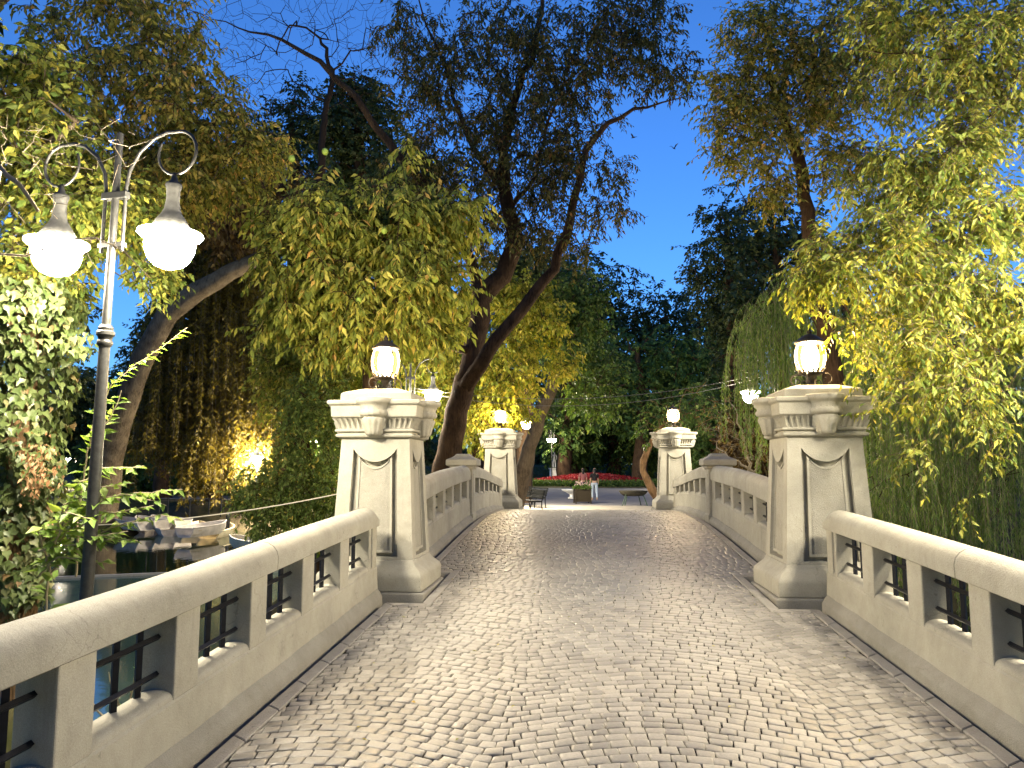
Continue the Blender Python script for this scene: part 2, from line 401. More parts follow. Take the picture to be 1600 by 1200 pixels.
# paths
def path_mesh(name, left, right, mat, dz=.012, n=90, m=14):
    def res(pts):
        p = np.array(pts, float); s = np.r_[0, np.cumsum(np.hypot(*np.diff(p, axis=0).T))]
        t = np.linspace(0, s[-1], n); return np.column_stack([np.interp(t, s, p[:,0]), np.interp(t, s, p[:,1])])
    A, B = res(left), res(right); V = []
    for i in range(m+1): V.append(A*(1-i/m)+B*i/m)
    V = np.concatenate(V); z = ground_z(V)+dz+.006
    ii = (np.arange(m)[:, None]*n+np.arange(n-1)[None, :]).ravel()
    me = np_mesh(name, np.column_stack([V, z]), np.stack([ii, ii+n, ii+n+1, ii+1], 1)[:, ::-1], sm=True)
    return tag(link_mesh(name, me, mat), kind='structure')
m, n, o = newmat('asphalt_path'); c = coords(n, True)
k = noise(n, .5, 4, .6, c); k2 = noise(n, 60, 3, .6, c)
g = ramp(n, k, [(.3, (.15,.145,.15)), (.7, (.21,.20,.20))])
g = mixc(n, .6, g, ramp(n, k2, [(.3, (.7,.7,.7)), (.7, (1.2,1.2,1.2))]), 'MULTIPLY')
principled(n, o, g, .8, .2, 0, k2, .3, .004); M['path'] = m
M['sand_path'] = plain('sandy_path', (.30, .27, .22), .9, .1, 0, 3, .15)
path_mesh('path', [(-2.2,27.2),(-2.4,34),(-4,42),(-9,50),(-16,58),(-30,64)], [(2.6,27.2),(3.0,36),(4.5,44),(9,50),(16,56),(32,60)], M['path'], .012)
path_mesh('path', [(-30,64.2),(-18,60),(-6,58),(4,58),(20,58),(32,61)], [(-30,70),(-18,66),(-6,65.5),(4,65.5),(20,65.5),(32,68)], M['path'], .016)
path_mesh('shore_path', [(-60,43),(-36,42.5),(-24,41.5),(-15,38.5),(-9,36),(-4,34)], [(-60,50),(-36,48),(-24,46.5),(-14,43.5),(-8,41),(-3.2,37)], M['sand_path'], .02)

path_mesh('sand_apron', [(-3.3,26.6),(-3.5,31),(-2.9,35.5)], [(3.3,26.6),(3.5,31),(2.9,35.5)], M['sand_path'], .024, 30, 8)

# ------------------------------------------------------------------ bridge body, cobbles, kerb strips
HWN, HWP = 2.10, 1.71
def halfw(y):
    return HWP if (8.02 < y < 9.92 or 21.25 < y < 23.2) else HWN
ys = np.arange(-5, 28.01, .5)
mb = MB()
n_ = len(ys)
V_ = [(-2.9, y, float(deck(y))-.10) for y in ys] + [(2.9, y, float(deck(y))-.10) for y in ys]
F_ = [(i, n_+i, n_+i+1, i+1) for i in range(n_-1)]
def arch_z(y):
    t = (y-15.6)/6.3
    return -1.9 if abs(t) >= 1 else -1.9 + 1.9*math.sqrt(1-t*t)
k0 = len(V_)
V_ += [(-2.9, y, arch_z(y)) for y in ys] + [(2.9, y, arch_z(y)) for y in ys]
F_ += [(k0+i, k0+i+1, k0+n_+i+1, k0+n_+i) for i in range(n_-1)]
F_ += [(i, i+1, k0+i+1, k0+i) for i in range(n_-1)] + [(n_+i, k0+n_+i, k0+n_+i+1, n_+i+1) for i in range(n_-1)]
mb.add(V_, F_)
body = tag(mb.build('bridge_deck', M['stone_dirty']), kind='structure')
# bed of joint sand under the stones
mb = MB(); yy = np.r_[np.arange(-5, 28, .25)]
for a in yy:
    h = halfw(a+.12)
    mb.add([(-h, a, float(deck(a))-.014), (h, a, float(deck(a))-.014), (h, a+.25, float(deck(a+.25))-.014), (-h, a+.25, float(deck(a+.25))-.014)], [(0,1,2,3)])
sand = link_mesh('joint_sand', mb.mesh('joint_sand'), M['bed'], body)
# concrete strip that edges the cobbles and jogs round the pillars
def strip_path(s):
    return [(s*HWN,-5),(s*HWN,8.0),(s*HWP,8.0),(s*HWP,9.95),(s*HWN,9.95),(s*HWN,21.2),(s*HWP,21.2),(s*HWP,23.25),(s*HWN,23.25),(s*HWN,27.9)]
def strip_mesh(s):
    mb = MB(); p = strip_path(s); W = .105
    off = []
    for i in range(len(p)):                                     # widen outwards (towards the parapet)
        x, y = p[i]
        ox = s*W
        oy = 0
        if abs(x) < 2: oy = W if y in (8.0, 21.2) else -W
        else: oy = W if (y in (8.0, 21.2)) else (-W if y in (9.95, 23.25) else 0)
        off.append((x+ox, y+oy))
    for i in range(len(p)-1):
        L = math.dist(p[i], p[i+1]); k = max(1, int(L/.5))
        for j in range(k):
            q = []
            for t in (j/k+.004/L, (j+1)/k-.004/L):
                a = (p[i][0]+(p[i+1][0]-p[i][0])*t, p[i][1]+(p[i+1][1]-p[i][1])*t)
                b = (off[i][0]+(off[i+1][0]-off[i][0])*t, off[i][1]+(off[i+1][1]-off[i][1])*t)
                q += [a, b]
            vs_ = [(x, y, float(deck(y))-.11) for x, y in (q[0], q[1], q[3], q[2])] + [(x, y, float(deck(y))+.004) for x, y in (q[0], q[1], q[3], q[2])]
            mb.add(vs_, [(4,5,6,7),(0,1,5,4),(1,2,6,5),(2,3,7,6),(3,0,4,7)])
    return mb
for s in (-1, 1): bevel(strip_mesh(s).build('edging_strip', M['strip'], body), .006, 1)
# gutter bottom
mb = MB()
for a in yy:
    for s in (-1, 1):
        x0, x1 = sorted((s*1.78, s*2.5))
        mb.add([(x0,a,float(deck(a))-.085),(x1,a,float(deck(a))-.085),(x1,a+.25,float(deck(a+.25))-.085),(x0,a+.25,float(deck(a+.25))-.085)], [(0,1,2,3)])
link_mesh('gutter', mb.mesh('gutter'), M['gutter'], body)

# cobbles in running arcs: three arcs side by side, each row the same arc moved up by one course
def cobbles():
    st = []; Pw = 1.95; AMP = .27; course = .094; y0 = -1.5; x0 = .35
    def arc(x):
        q = ((x-x0)/Pw+.5) % 1.0 - .5
        return AMP*(math.cos(q*math.pi*1.0)**1.15 if abs(q) < .5 else 0)
    def row(x, k):
        x2 = x + .05*math.sin(k*.23)
        return y0 + k*course + arc(x2) + .014*math.sin(x*3.1+k*.31)+.010*math.sin(x*1.3-k*.17)
    for k in range(int((28.6-y0)/course)+8):
        x = -2.3 + RS.uniform(0, .1)
        xs = [x]
        while x < 2.3:
            sl = abs((arc(x+.02)-arc(x-.02))/.04); wq = .108/math.sqrt(1+sl*sl*.8)
            x += wq*RS.uniform(.78, 1.25); xs.append(x)
        for a_, b_ in zip(xs[:-1], xs[1:]):
            pts = []
            for x_, kk in ((a_, k), (b_, k), (b_, k+1), (a_, k+1)):
                sl = (arc(x_+.13)-arc(x_-.13))/.26; xx = x_ - (sl*course*.55 if kk > k else 0)
                pts.append([xx, row(xx, kk)])
            pts = np.array(pts); c = pts.mean(0)
            if not (-.8 < c[1] < 27.95): continue
            hw_ = halfw(c[1])-.004; pts[:, 0] = np.clip(pts[:, 0], -hw_, hw_)
            w0, w1 = abs(pts[1,0]-pts[0,0]), abs(pts[2,0]-pts[3,0])
            if max(w0, w1) < .025 or min(w0, w1) < .012: continue
            pts += RS.normal(0, .0035, pts.shape); st.append((pts.mean(0), pts))
    return st
ST = cobbles()
def stone_geo(c, pts):
    d = pts-c; L = np.hypot(*d.T)[:, None]
    g = .0046
    o_ = c + d*(1-g/L*1.0); m_ = c + d*(1-(g+.005)/L); t_ = c + d*(1-(g+.020)/L)
    dz = RS.normal(0, .0018); tx, ty = RS.normal(0, .015, 2)
    V = []
    for ring, z in ((o_, -.022), (o_, -.0045), (m_, -.0005), (t_, .0018)):
        for p in ring: V.append((p[0], p[1], float(deck(p[1])) + z + dz + ((p[0]-c[0])*tx+(p[1]-c[1])*ty)*(z > -.02)))
    F = []
    for r_ in range(3):
        for k in range(4):
            j = (k+1) % 4; F.append((r_*4+k, r_*4+j, r_*4+4+j, r_*4+4+k))
    F.append((12,13,14,15)); return V, F
cc = np.array([c for c, _ in ST]); zc = deck(cc[:,1])
u_, v_, d_ = project(np.column_stack([cc, zc]))
vis = (u_ > -15) & (u_ < 1615) & (v_ < 1215) & (d_ > .5)
order = np.where(vis)[0]; order = order[np.argsort(d_[order])][:300]
near = set(order.tolist())
Vb, Fb, Rb = [], [], []
for i, (c, pts) in enumerate(ST):
    V, F = stone_geo(c, pts)
    if i in near:
        z0 = float(deck(c[1])); me = bpy.data.meshes.new('cobblestone')
        me.from_pydata([(a-c[0], b-c[1], q-z0) for a, b, q in V], [], F); me.update(); me.shade_smooth()
        o = link_mesh('cobblestone', me, M['cobble'], body); o.location = (c[0], c[1], z0)
    else:
        b0 = len(Vb); Vb += V; Fb += [tuple(x+b0 for x in f) for f in F]; Rb += [RS.rand()]*len(V)
me = np_mesh('cobblestones', Vb, Fb, Rb, sm=True)
tag(link_mesh('cobblestones', me, M['cobble'], body), kind='stuff')

# ------------------------------------------------------------------ pillars
def hs(z): return .465 + (.392-.465)*(z-.40)/(1.76-.40)
def face_map(k):
    ca, sa = math.cos(k*math.pi/2), math.sin(k*math.pi/2)
    def f(a, z, d):
        h = hs(z); x = a*h/.465; y = -(h-d)
        return (x*ca-y*sa, x*sa+y*ca, z)
    return f
def swag(a, w, zc, dip):
    return zc - dip*(1-(a/w)**2)**.85 if abs(a) < w else zc
def make_pillar():
    root = empty('stone_pillar')
    mb = MB(); mb.levels([(.625,.625,-.12),(.625,.625,.055),(.612,.612,.068)]); bevel(mb.build('base_step', M['stone_dirty'], root), .012)
    mb = MB(); prof = [(.585,.068),(.592,.10),(.592,.215)]
    for t in np.linspace(0, 1, 9):
        prof.append((.592-.117*(1-math.cos(t*math.pi))/2, .225+.165*t))
    prof.append((.467,.40)); mb.levels([(a, a, z) for a, z in prof])
    pl = mb.build('plinth', M['stone'], root, 40); bevel(pl, .012, 2, 50)
    W, ZB, ZT, DIP, D = .292, .43, 1.63, .15, .085
    mb = MB(); NS = 18
    for k in range(4):
        f = face_map(k)
        A = np.linspace(-W, W, NS+1)
        for x0, x1, z0, z1 in ((-.465,-W,.40,1.76),(W,.465,.40,1.76)):
            zz = np.linspace(z0, z1, 6)
            mb.add([f(x,z,0) for z in zz for x in (x0,x1)], [(2*i,2*i+1,2*i+3,2*i+2) for i in range(5)])
        mb.add([f(-W,.40,0),f(W,.40,0),f(W,ZB,0),f(-W,ZB,0)], [(0,1,2,3)])
        sw = [swag(a, W, ZT, DIP) for a in A]
        mb.add([f(a,s_,0) for a, s_ in zip(A, sw)]+[f(a,1.76,0) for a in A], [(i,i+1,NS+2+i,NS+1+i) for i in range(NS)])
        loop = [(-W,ZB),(W,ZB)]+[(a, s_) for a, s_ in zip(A[::-1], sw[::-1])]
        nl = len(loop)
        mb.add([f(a,z,0) for a,z in loop]+[f(a,z,D) for a,z in loop], [(i,(i+1)%nl,nl+(i+1)%nl,nl+i) for i in range(nl)])
        mb.add([f(a,ZB,D) for a in A]+[f(a,s_,D) for a, s_ in zip(A, sw)], [(i,i+1,NS+2+i,NS+1+i) for i in range(NS)])
    mb.build('shaft', M['stone'], root)
    for k in range(4):
        f = face_map(k)
        def outline(w, zb, zt, dip, n=16):
            A = np.linspace(w, -w, n+1); return [(-w, zb), (w, zb)]+[(a, swag(a, w, zt, dip)) for a in A]
        o1 = outline(.222,.475,1.548,.125); o2 = outline(.196,.50,1.515,.118); n1 = len(o1)
        mb = MB()
        V = [f(a,z,D+.01) for a,z in o1]+[f(a,z,.022) for a,z in o1]+[f(a,z,.022) for a,z in o2]+[f(a,z,.034) for a,z in o2]
        F = []
        for r_ in range(3):
            for i in range(n1): j = (i+1) % n1; F.append((r_*n1+i, r_*n1+j, r_*n1+n1+j, r_*n1+n1+i))
        mb.add(V, F); pf = mb.build('panel', M['stone'], root)
        mb = MB(); A = np.linspace(-.196, .196, 17)
        mb.add([f(a,.50,.034) for a in A]+[f(a,swag(a,.196,1.515,.118),.034) for a in A], [(i,i+1,18+i,17+i) for i in range(16)])
        mb.build('panel_face', M['stone_rough'], pf)
    mb = MB(); mb.levels([(.405,.405,1.745),(.445,.445,1.762),(.452,.452,1.785),(.425,.425,1.80),(.418,.418,1.812),(.455,.455,1.822),(.458,.458,1.842),(.425,.425,1.855)])
    bevel(mb.build('neck_moulding', M['stone'], root), .005)
    mb = MB(); lv = []
    for t in np.linspace(0, 1, 7): lv.append((.415+.052*t**2, .415+.052*t**2, 1.85+.13*t))
    mb.levels(lv); fr = mb.build('frieze', M['stone'], root)
    mb = MB()
    for k in range(4):
        ca, sa = math.cos(k*math.pi/2), math.sin(k*math.pi/2); n_l = 15
        for i in range(n_l):
            a = -.40+.80*i/(n_l-1); w = .021
            for t0, t1, ww in ((0,.35,.85),(.35,.7,1.0),(.7,1.0,.75)):
                pts = []
                for t, wq in ((t0, ww),(t1, ww*(.55 if t1 == 1 else 1))):
                    h = .415+.052*t*t; z = 1.852+.122*t; pr_ = .016+.014*t
                    for x, dd in ((-w*wq, 0), (0, pr_), (w*wq, 0)):
                        X, Y = a*(1+.1*t)+x, -(h+dd+.001); pts.append((X*ca-Y*sa, X*sa+Y*ca, z))
                mb.add(pts, [(0,1,4,3),(1,2,5,4),(3,4,5)])
    tag(mb.build('leaf_carving', M['stone'], fr), kind='stuff')
    mb = MB(); mb.levels([(.47,.47,1.975),(.492,.492,1.99),(.498,.498,2.115),(.515,.515,2.122),(.532,.532,2.135),(.535,.535,2.165),(.52,.52,2.178)])
    bevel(mb.build('cornice', M['stone'], root), .007)
    mb = MB(); mb.levels([(.415,.415,2.17),(.412,.412,2.262),(.395,.395,2.275),(.215,.215,2.33),(.20,.20,2.333)])
    bevel(mb.build('lid', M['stone'], root), .008)
    # half-sunk urn on every side
    prof = [(.03,1.765),(.07,1.775),(.092,1.80),(.10,1.84),(.118,1.90),(.135,1.945),(.142,1.965),(.125,1.972),(.122,1.985),(.150,1.998),(.162,2.02),(.158,2.045),(.150,2.06),(.158,2.10),(.172,2.125),(.205,2.14),(.212,2.158),(.212,2.185),(.195,2.20),(.0,2.203)]
    def rf(r, z, a):
        if z < 1.95: return r*(1+.10*abs(math.sin(a*6)))
        if 1.99 < z < 2.05: return r*(1+.055*abs(math.sin(a*8)))
        return r
    for k in range(4):
        mb = MB(); mb.lathe(prof, 64, (0,0,0), True, rf)
        u = mb.build('urn_relief', M['stone'], root, 50)
        ang = k*math.pi/2; u.location = (.462*math.sin(ang), -.462*math.cos(ang), 0)
    return root
PH = [(-2.475, 8.985), (2.475, 8.985), (-2.475, 22.225), (2.475, 22.225)]
PL = ['nearer left stone pillar with swag panels, urn capital and lit lantern on top',
      'nearer right stone pillar with swag panels, its road side brightly lit',
      'farther left stone pillar beside the black park benches',
      'farther right stone pillar beside the crooked leaning trunk']
proto = make_pillar(); pillars = []
for i, (x, y) in enumerate(PH):
    p = proto if i == 0 else copy_tree(proto)
    p.location = (x, y, float(deck(y-.6))+ (-.02 if y < 12 else -.03)); tag(p, PL[i], 'pillar', 'lantern pillars of the bridge'); pillars.append(p)

# mid posts
def make_post():
    root = empty('parapet_post')
    mb = MB(); mb.levels([(.235,.235,-.3),(.235,.235,.10),(.215,.215,.13),(.212,.212,.98),(.225,.225,1.0),(.245,.245,1.02),(.245,.245,1.045)])
    bevel(mb.build('shaft', M['stone'], root), .008)
    mb = MB(); mb.box(-.12,.12,-.222,-.205,.22,.90); mb.box(-.222,-.205,-.12,.12,.22,.90); mb.box(.205,.222,-.12,.12,.22,.90)
    bevel(mb.build('panel', M['stone'], root), .006)
    mb = MB(); mb.levels([(.26,.26,1.045),(.30,.30,1.06),(.312,.312,1.08),(.312,.312,1.165),(.295,.295,1.185),(.22,.22,1.215),(.165,.165,1.25),(.14,.14,1.285),(.11,.11,1.295)])
    bevel(mb.build('cap', M['stone'], root), .01)
    return root
post = make_post()
for i, s in enumerate((-1, 1)):
    p = post if i == 0 else copy_tree(post)
    p.location = (s*2.52, 15.5, .70)
    tag(p, 'short %s parapet post with a stepped cap, midway along the bridge' % ('left' if s < 0 else 'right'), 'post', 'middle posts of the parapets')

# ------------------------------------------------------------------ balustrades
XI, TH_ = 2.36, .38
def sweep(ys, sect, s, name, mat, parent, smang=35):
    """sect(y) -> [(t, z)] polygon; x = s*(XI+t)"""
    V, F = [], []
    for y in ys:
        for t, z in sect(y): V.append((s*(XI+t), y, z))
    n = len(sect(ys[0]))
    for i in range(len(ys)-1):
        for k in range(n): j = (k+1) % n; F.append((i*n+k, i*n+j, (i+1)*n+j, (i+1)*n+k))
    F += [tuple(range(n)), tuple((len(ys)-1)*n+k for k in range(n))[::-1]]
    mb = MB(); mb.add(V, F); return mb.build(name, mat, parent, smang)
def balustrade(s, y0, y1, rf, opens, drop, sill_h, grille, label, roundends=(True, True)):
    root = empty('balustrade', (s*(XI+.19), (y0+y1)/2, 0)); off = Vector(root.location)
    def fix(o): o.matrix_parent_inverse = Matrix.Translation(-off); return o
    dz = 0.0
    ysf = list(np.linspace(y0, y1, max(8, int((y1-y0)/.15))))
    # hand rail with a rounded crown
    def rail(y):
        z = float(rf(y)); e = 0.0
        if roundends[1] and y > y1-.16: e = .07*((y-(y1-.16))/.16)**2
        if roundends[0] and y < y0+.16: e = .07*(((y0+.16)-y)/.16)**2
        b = z-drop
        zz = [(0,b),(-.022,b+.012),(-.026,z-.085-e*.5),(-.014,z-.040-e),(.015,z-.005-e),(.055,z+.018-e),(.10,z+.028-e),(.15,z+.022-e),(.20,z-.0-e),(.232,z-.045-e),(.240,z-.09-e),(.240,b+.012),(.22,b)]
        return zz
    nseg = max(2, round((y1-y0)/2.8)); cuts = np.linspace(y0, y1, nseg+1)         # coping blocks with open joints
    for a, b in zip(cuts[:-1], cuts[1:]):
        bevel(fix(sweep(list(np.linspace(a+(.0025 if a > y0 else 0), b-(.0025 if b < y1 else 0), max(6, int((b-a)/.13)))), rail, s, 'handrail', M['stone'], root, 50)), .006, 2, 60)
    # solid lower wall, slightly battered
    def wall2(y):
        d0 = float(deck(y)); t = d0+sill_h
        return [(-.02,d0-.14),(-.012,d0+.10),(.0,t-.012),(.010,t),(.20,t),(.215,t-.012),(.225,d0-.14)]
    fix(sweep(ysf, wall2, s, 'base_wall', M['stone'], root, 30))
    # sloping foot along the gutter
    def foot(y):
        d0 = float(deck(y)); k = .004*math.sin(y*5.3)+.002*math.sin(y*17)
        return [(-.013,d0+.105+k),(-.035,d0+.085+k),(-.066,d0+.035+k*.6),(-.072,d0+.02),(-.072,d0-.12),(-.012,d0-.12)]
    fix(sweep(list(np.arange(y0+.02, y1-.01, .08)), foot, s, 'foot', M['stone_dirty'], root, 60))
    # piers between the openings
    edges = [y0+.012] + [e for ab in opens for e in ab] + [y1-.012]
    for i in range(0, len(edges), 2):
        a, b = edges[i], edges[i+1]
        if b-a < .03: continue
        def pier(y): return [(.004,float(deck(y))+sill_h-.004),(.004,float(rf(y))-drop+.006),(.200,float(rf(y))-drop+.006),(.200,float(deck(y))+sill_h-.004)]
        o = fix(sweep([a, (a+b)/2, b], pier, s, 'pier', M['stone'], root, None)); bevel(o, .010, 2)
    # barrel sills and iron grilles
    for a, b in opens:
        def sill(y):
            d0 = float(deck(y))+sill_h
            return [(.012,d0-.01)]+[(.010+.192*(1-math.cos(q))/2, d0+.004+.055*math.sin(q)**.8) for q in np.linspace(.05, math.pi-.05, 11)]+[(.203,d0-.01)]
        fix(sweep(list(np.linspace(a-.004, b+.004, 4)), sill, s, 'sill', M['stone'], root, 60))
        if b-a < .2: continue
        g = empty('grille', (s*(XI+.11), (a+b)/2, 0)); g.parent = root; g.matrix_parent_inverse = Matrix.Translation(-off)
        gl = Vector(g.location)
        zb0, zt0 = float(deck(a))+sill_h+.04, float(rf(a))-drop; zb1, zt1 = float(deck(b))+sill_h+.04, float(rf(b))-drop
        def bar(x0, ya, za, x1, yb, zb, w):
            mb = MB(); mb.tube([(x0, ya, za), (x1, yb, zb)], w*.7071, 4)
            o = mb.build('bar', M['iron'], g); o.matrix_parent_inverse = Matrix.Translation(-gl)
        H = zt0-zb0
        for fz in (.24, .72):
            bar(s*(XI+.108), a-.02, zb0+(zt0-zb0)*fz, s*(XI+.108), b+.02, zb1+(zt1-zb1)*fz, .024)
        nb = 3 if b-a > .55 else 2
        for j in range(nb):
            t = (j+.5)/nb if nb == 2 else (.2, .5, .8)[j]; y = a+(b-a)*t
            zb_, zt_ = zb0+(zb1-zb0)*t, zt0+(zt1-zt0)*t
            bar(s*(XI+.132), y, zb_+.01, s*(XI+.132), y, zt_-.015, .030)
    return root
near_open = []
e = 8.02
while e > -2: near_open.append((e-.70, e)); e -= .965
near_open = near_open[::-1]
mid1 = [(14.95-.86*i-.66, 14.95-.86*i) for i in range(6)][::-1]
mid2 = [(16.05+.86*i, 16.05+.86*i+.66) for i in range(6)]
for s in (-1, 1):
    sd = 'left' if s < 0 else 'right'
    tag(balustrade(s, -3.0, 8.33, rail_near, near_open+[(8.10, 8.15)], .185, .335, True, ''),
        'pale parapet with wide grilled openings running from the %s foreground to the nearer pillar' % sd, 'balustrade', 'parapets of the bridge')
for s in (-1, 1):
    sd = 'left' if s < 0 else 'right'
    tag(balustrade(s, 9.62, 15.27, rail_m1, mid1, .27, .42, True, '', (False, True)), '%s parapet climbing from the nearer pillar to the middle post' % sd, 'balustrade', 'parapets of the bridge')
    tag(balustrade(s, 15.75, 21.58, rail_m2, mid2, .24, .42, True, '', (False, True)), '%s parapet descending from the middle post to the farther pillar' % sd, 'balustrade', 'parapets of the bridge')

# ------------------------------------------------------------------ lamps
M['glow_twin'] = emit('lit_bowl', (1.0, .88, .66), TWIN_POWER)
M['glow_lantern'] = emit('lit_bulb', (1.0, .78, .46), LANTERN_POWER)
M['glow_far'] = emit('lit_far_bowl', (1.0, .87, .64), FAR_POWER)
m, n, o = newmat('lantern_glass')
tr = N(n, 'ShaderNodeBsdfTransparent'); tr.inputs[0].default_value = (1, .93, .80, 1)
tl = N(n, 'ShaderNodeBsdfTranslucent'); tl.inputs[0].default_value = (1.0, .66, .24, 1)
mx = N(n, 'ShaderNodeMixShader'); mx.inputs[0].default_value = .010
n.links.new(tr.outputs[0], mx.inputs[1]); n.links.new(tl.outputs[0], mx.inputs[2]); n.links.new(mx.outputs[0], o.inputs[0]); M['glass'] = m

def spiral(c, r0, r1, a0, a1, n=20):
    return [(c[0]+(r0+(r1-r0)*t)*math.cos(a0+(a1-a0)*t), c[1]+(r0+(r1-r0)*t)*math.sin(a0+(a1-a0)*t)) for t in np.linspace(0, 1, n)]
def make_lantern():
    root = empty('pillar_lantern')
    for k in range(4):                                              # scrolled feet
        a = k*math.pi/2 + math.pi/4; mb = MB()
        p2 = [(.05,.135)]+[(.09,.14)] + spiral((.165,.075), .075, .022, 2.0, -4.6, 22)
        mb.tube([(r*math.cos(a), r*math.sin(a), z) for r, z in p2], .0085, 5)
        p2 = spiral((.07,.045), .042, .014, -1.2, 4.2, 14)
        mb.tube([(r*math.cos(a), r*math.sin(a), z) for r, z in p2], .007, 5)
        mb.build('scroll_foot', M['brass'], root, 40)
    mb = MB(); mb.lathe([(.03,0),(.035,.02),(.02,.05),(.045,.10),(.06,.125),(.125,.138),(.14,.150),(.135,.166),(.10,.175),(.05,.178)], 20)
    base = mb.build('base_ring', M['brass'], root, 40)
    mb = MB()
    for k in range(16):                                             # crown of small leaves round the foot of the glass
        a = 2*math.pi*k/16; w = .10
        p = [(.130*math.cos(a-w), .130*math.sin(a-w), .165), (.130*math.cos(a+w), .130*math.sin(a+w), .165),
             (.150*math.cos(a+w*.8), .150*math.sin(a+w*.8), .195), (.165*math.cos(a), .165*math.sin(a), .222), (.150*math.cos(a-w*.8), .150*math.sin(a-w*.8), .195)]
        mb.add(p + [(q[0]*.97, q[1]*.97, q[2]) for q in p], [(0,1,2,3,4),(9,8,7,6,5),(0,5,6,1),(1,6,7,2),(2,7,8,3),(3,8,9,4),(4,9,5,0)])
    mb.build('leaf_crown', M['brass'], base)
    pro = [(.115,.175),(.150,.235),(.170,.31),(.172,.37),(.160,.44),(.140,.50)]
    for k in range(8):
        a0, a1 = 2*math.pi*k/8+.03, 2*math.pi*(k+1)/8-.03; mb = MB(); V = []
        for r, z in pro: V += [(r*math.cos(a0), r*math.sin(a0), z), (r*math.cos(a1), r*math.sin(a1), z)]
        mb.add(V, [(2*i, 2*i+1, 2*i+3, 2*i+2) for i in range(len(pro)-1)])
        mb.build('glass_pane', M['glass'], root)
        a = 2*math.pi*k/8; mb = MB(); mb.tube([((r+.002)*math.cos(a), (r+.002)*math.sin(a), z) for r, z in pro], .0055, 4); mb.build('rib', M['brass'], root)
    mb = MB(); mb.lathe([(.150,.497),(.168,.505),(.170,.520),(.150,.530),(.120,.556),(.070,.590),(.035,.605),(.020,.615),(.030,.630),(.020,.650),(.006,.672)], 20)
    mb.build('cap', M['brass'], root, 40)
    mb = MB(); mb.lathe([(.02,.19),(.065,.22),(.088,.28),(.094,.34),(.085,.41),(.06,.46),(.02,.485)], 12)
    mb.build('bulb', M['glow_lantern'], root, 60)
    return root
lan = make_lantern()
LL = ['lit bronze lantern standing on the nearer left pillar', 'lit bronze lantern standing on the nearer right pillar, in front of the willow',
      'lit lantern standing on the farther left pillar', 'lit lantern standing on the farther right pillar']
for i, p in enumerate(pillars):
    l = lan if i == 0 else copy_tree(lan)
    l.location = p.location + Vector((0, 0, 2.328)); l.rotation_euler.z = .3*i; tag(l, LL[i], 'lantern', 'lanterns on the pillars')

def make_twin(glow):
    root = empty('twin_street_lamp')
    mb = MB(); mb.tube([(0,0,-2.2),(0,0,0),(0,0,1.4),(0,0,2.78)], [.056,.052,.048,.043], 16)
    mb.tube([(0,0,2.86),(0,0,3.7),(0,0,4.56)], [.036,.031,.027], 14); mb.build('pole', M['post_iron'], root, 40)
    mb = MB(); mb.lathe([(.05,2.72),(.062,2.74),(.062,2.76),(.052,2.775),(.058,2.80),(.072,2.815),(.072,2.84),(.055,2.855),(.06,2.875),(.045,2.90)], 18); mb.build('collar', M['post_iron'], root, 40)
    for z0, z1 in ((3.98,4.04),(3.56,3.60)):
        mb = MB(); mb.box(-.125,.125,-.03,.03,z0,z1); bevel(mb.build('bracket', M['post_iron'], root), .005)
    for s in (-1, 1):
        ring = [(.60+.185*math.cos(a), 4.33+.185*math.sin(a)) for a in np.linspace(math.radians(100), math.radians(-210), 30)]
        pts = [(.105,3.52),(.105,3.8),(.105,4.08),(.13,4.22),(.22,4.37),(.36,4.48),(.49,4.518)] + ring
        mb = MB(); rr = [.015]*7+list(np.linspace(.014,.010,len(ring))); mb.tube([(s*a, 0, z) for a, z in pts], rr, 8)
        arm = mb.build('curved_arm', M['post_iron'], root, 50)
        c = (s*.585, 0, -.05)
        mb = MB(); mb.lathe([(.012,4.21),(.03,4.14),(.062,4.115),(.066,4.10),(.055,4.06),(.052,3.98),(.062,3.90),(.085,3.85),(.12,3.80),(.145,3.755),(.155,3.72),(.156,3.712)], 28, c, False)
        mb.build('lamp_hood', M['post_iron'], root, 50)
        mb = MB(); mb.lathe([(.150,3.712),(.20,3.708),(.246,3.698),(.254,3.682),(.225,3.655),(.195,3.642),(.198,3.60),(.188,3.54),(.160,3.475),(.115,3.428),(.06,3.405),(.01,3.398)], 20, c)
        mb.build('glass_bowl', glow, root, 60)
    return root
tw = make_twin(M['glow_twin'])
TW = [((-4.13, 6.0, 0.0), R(-11), 'grey twin street lamp with two bell lamps hanging from curled arms, behind the left parapet', 1),
      ((4.13, 6.0, 0.0), R(11), 'grey twin street lamp behind the right parapet, beside the near branches', 1)]
for i, (loc, rz, lab, g) in enumerate(TW):
    o = tw if i == 0 else copy_tree(tw)
    o.location = loc; o.rotation_euler = (0, R(1.1 if i == 0 else 0), rz); tag(o, lab, 'street lamp', 'twin street lamps')
twf = None
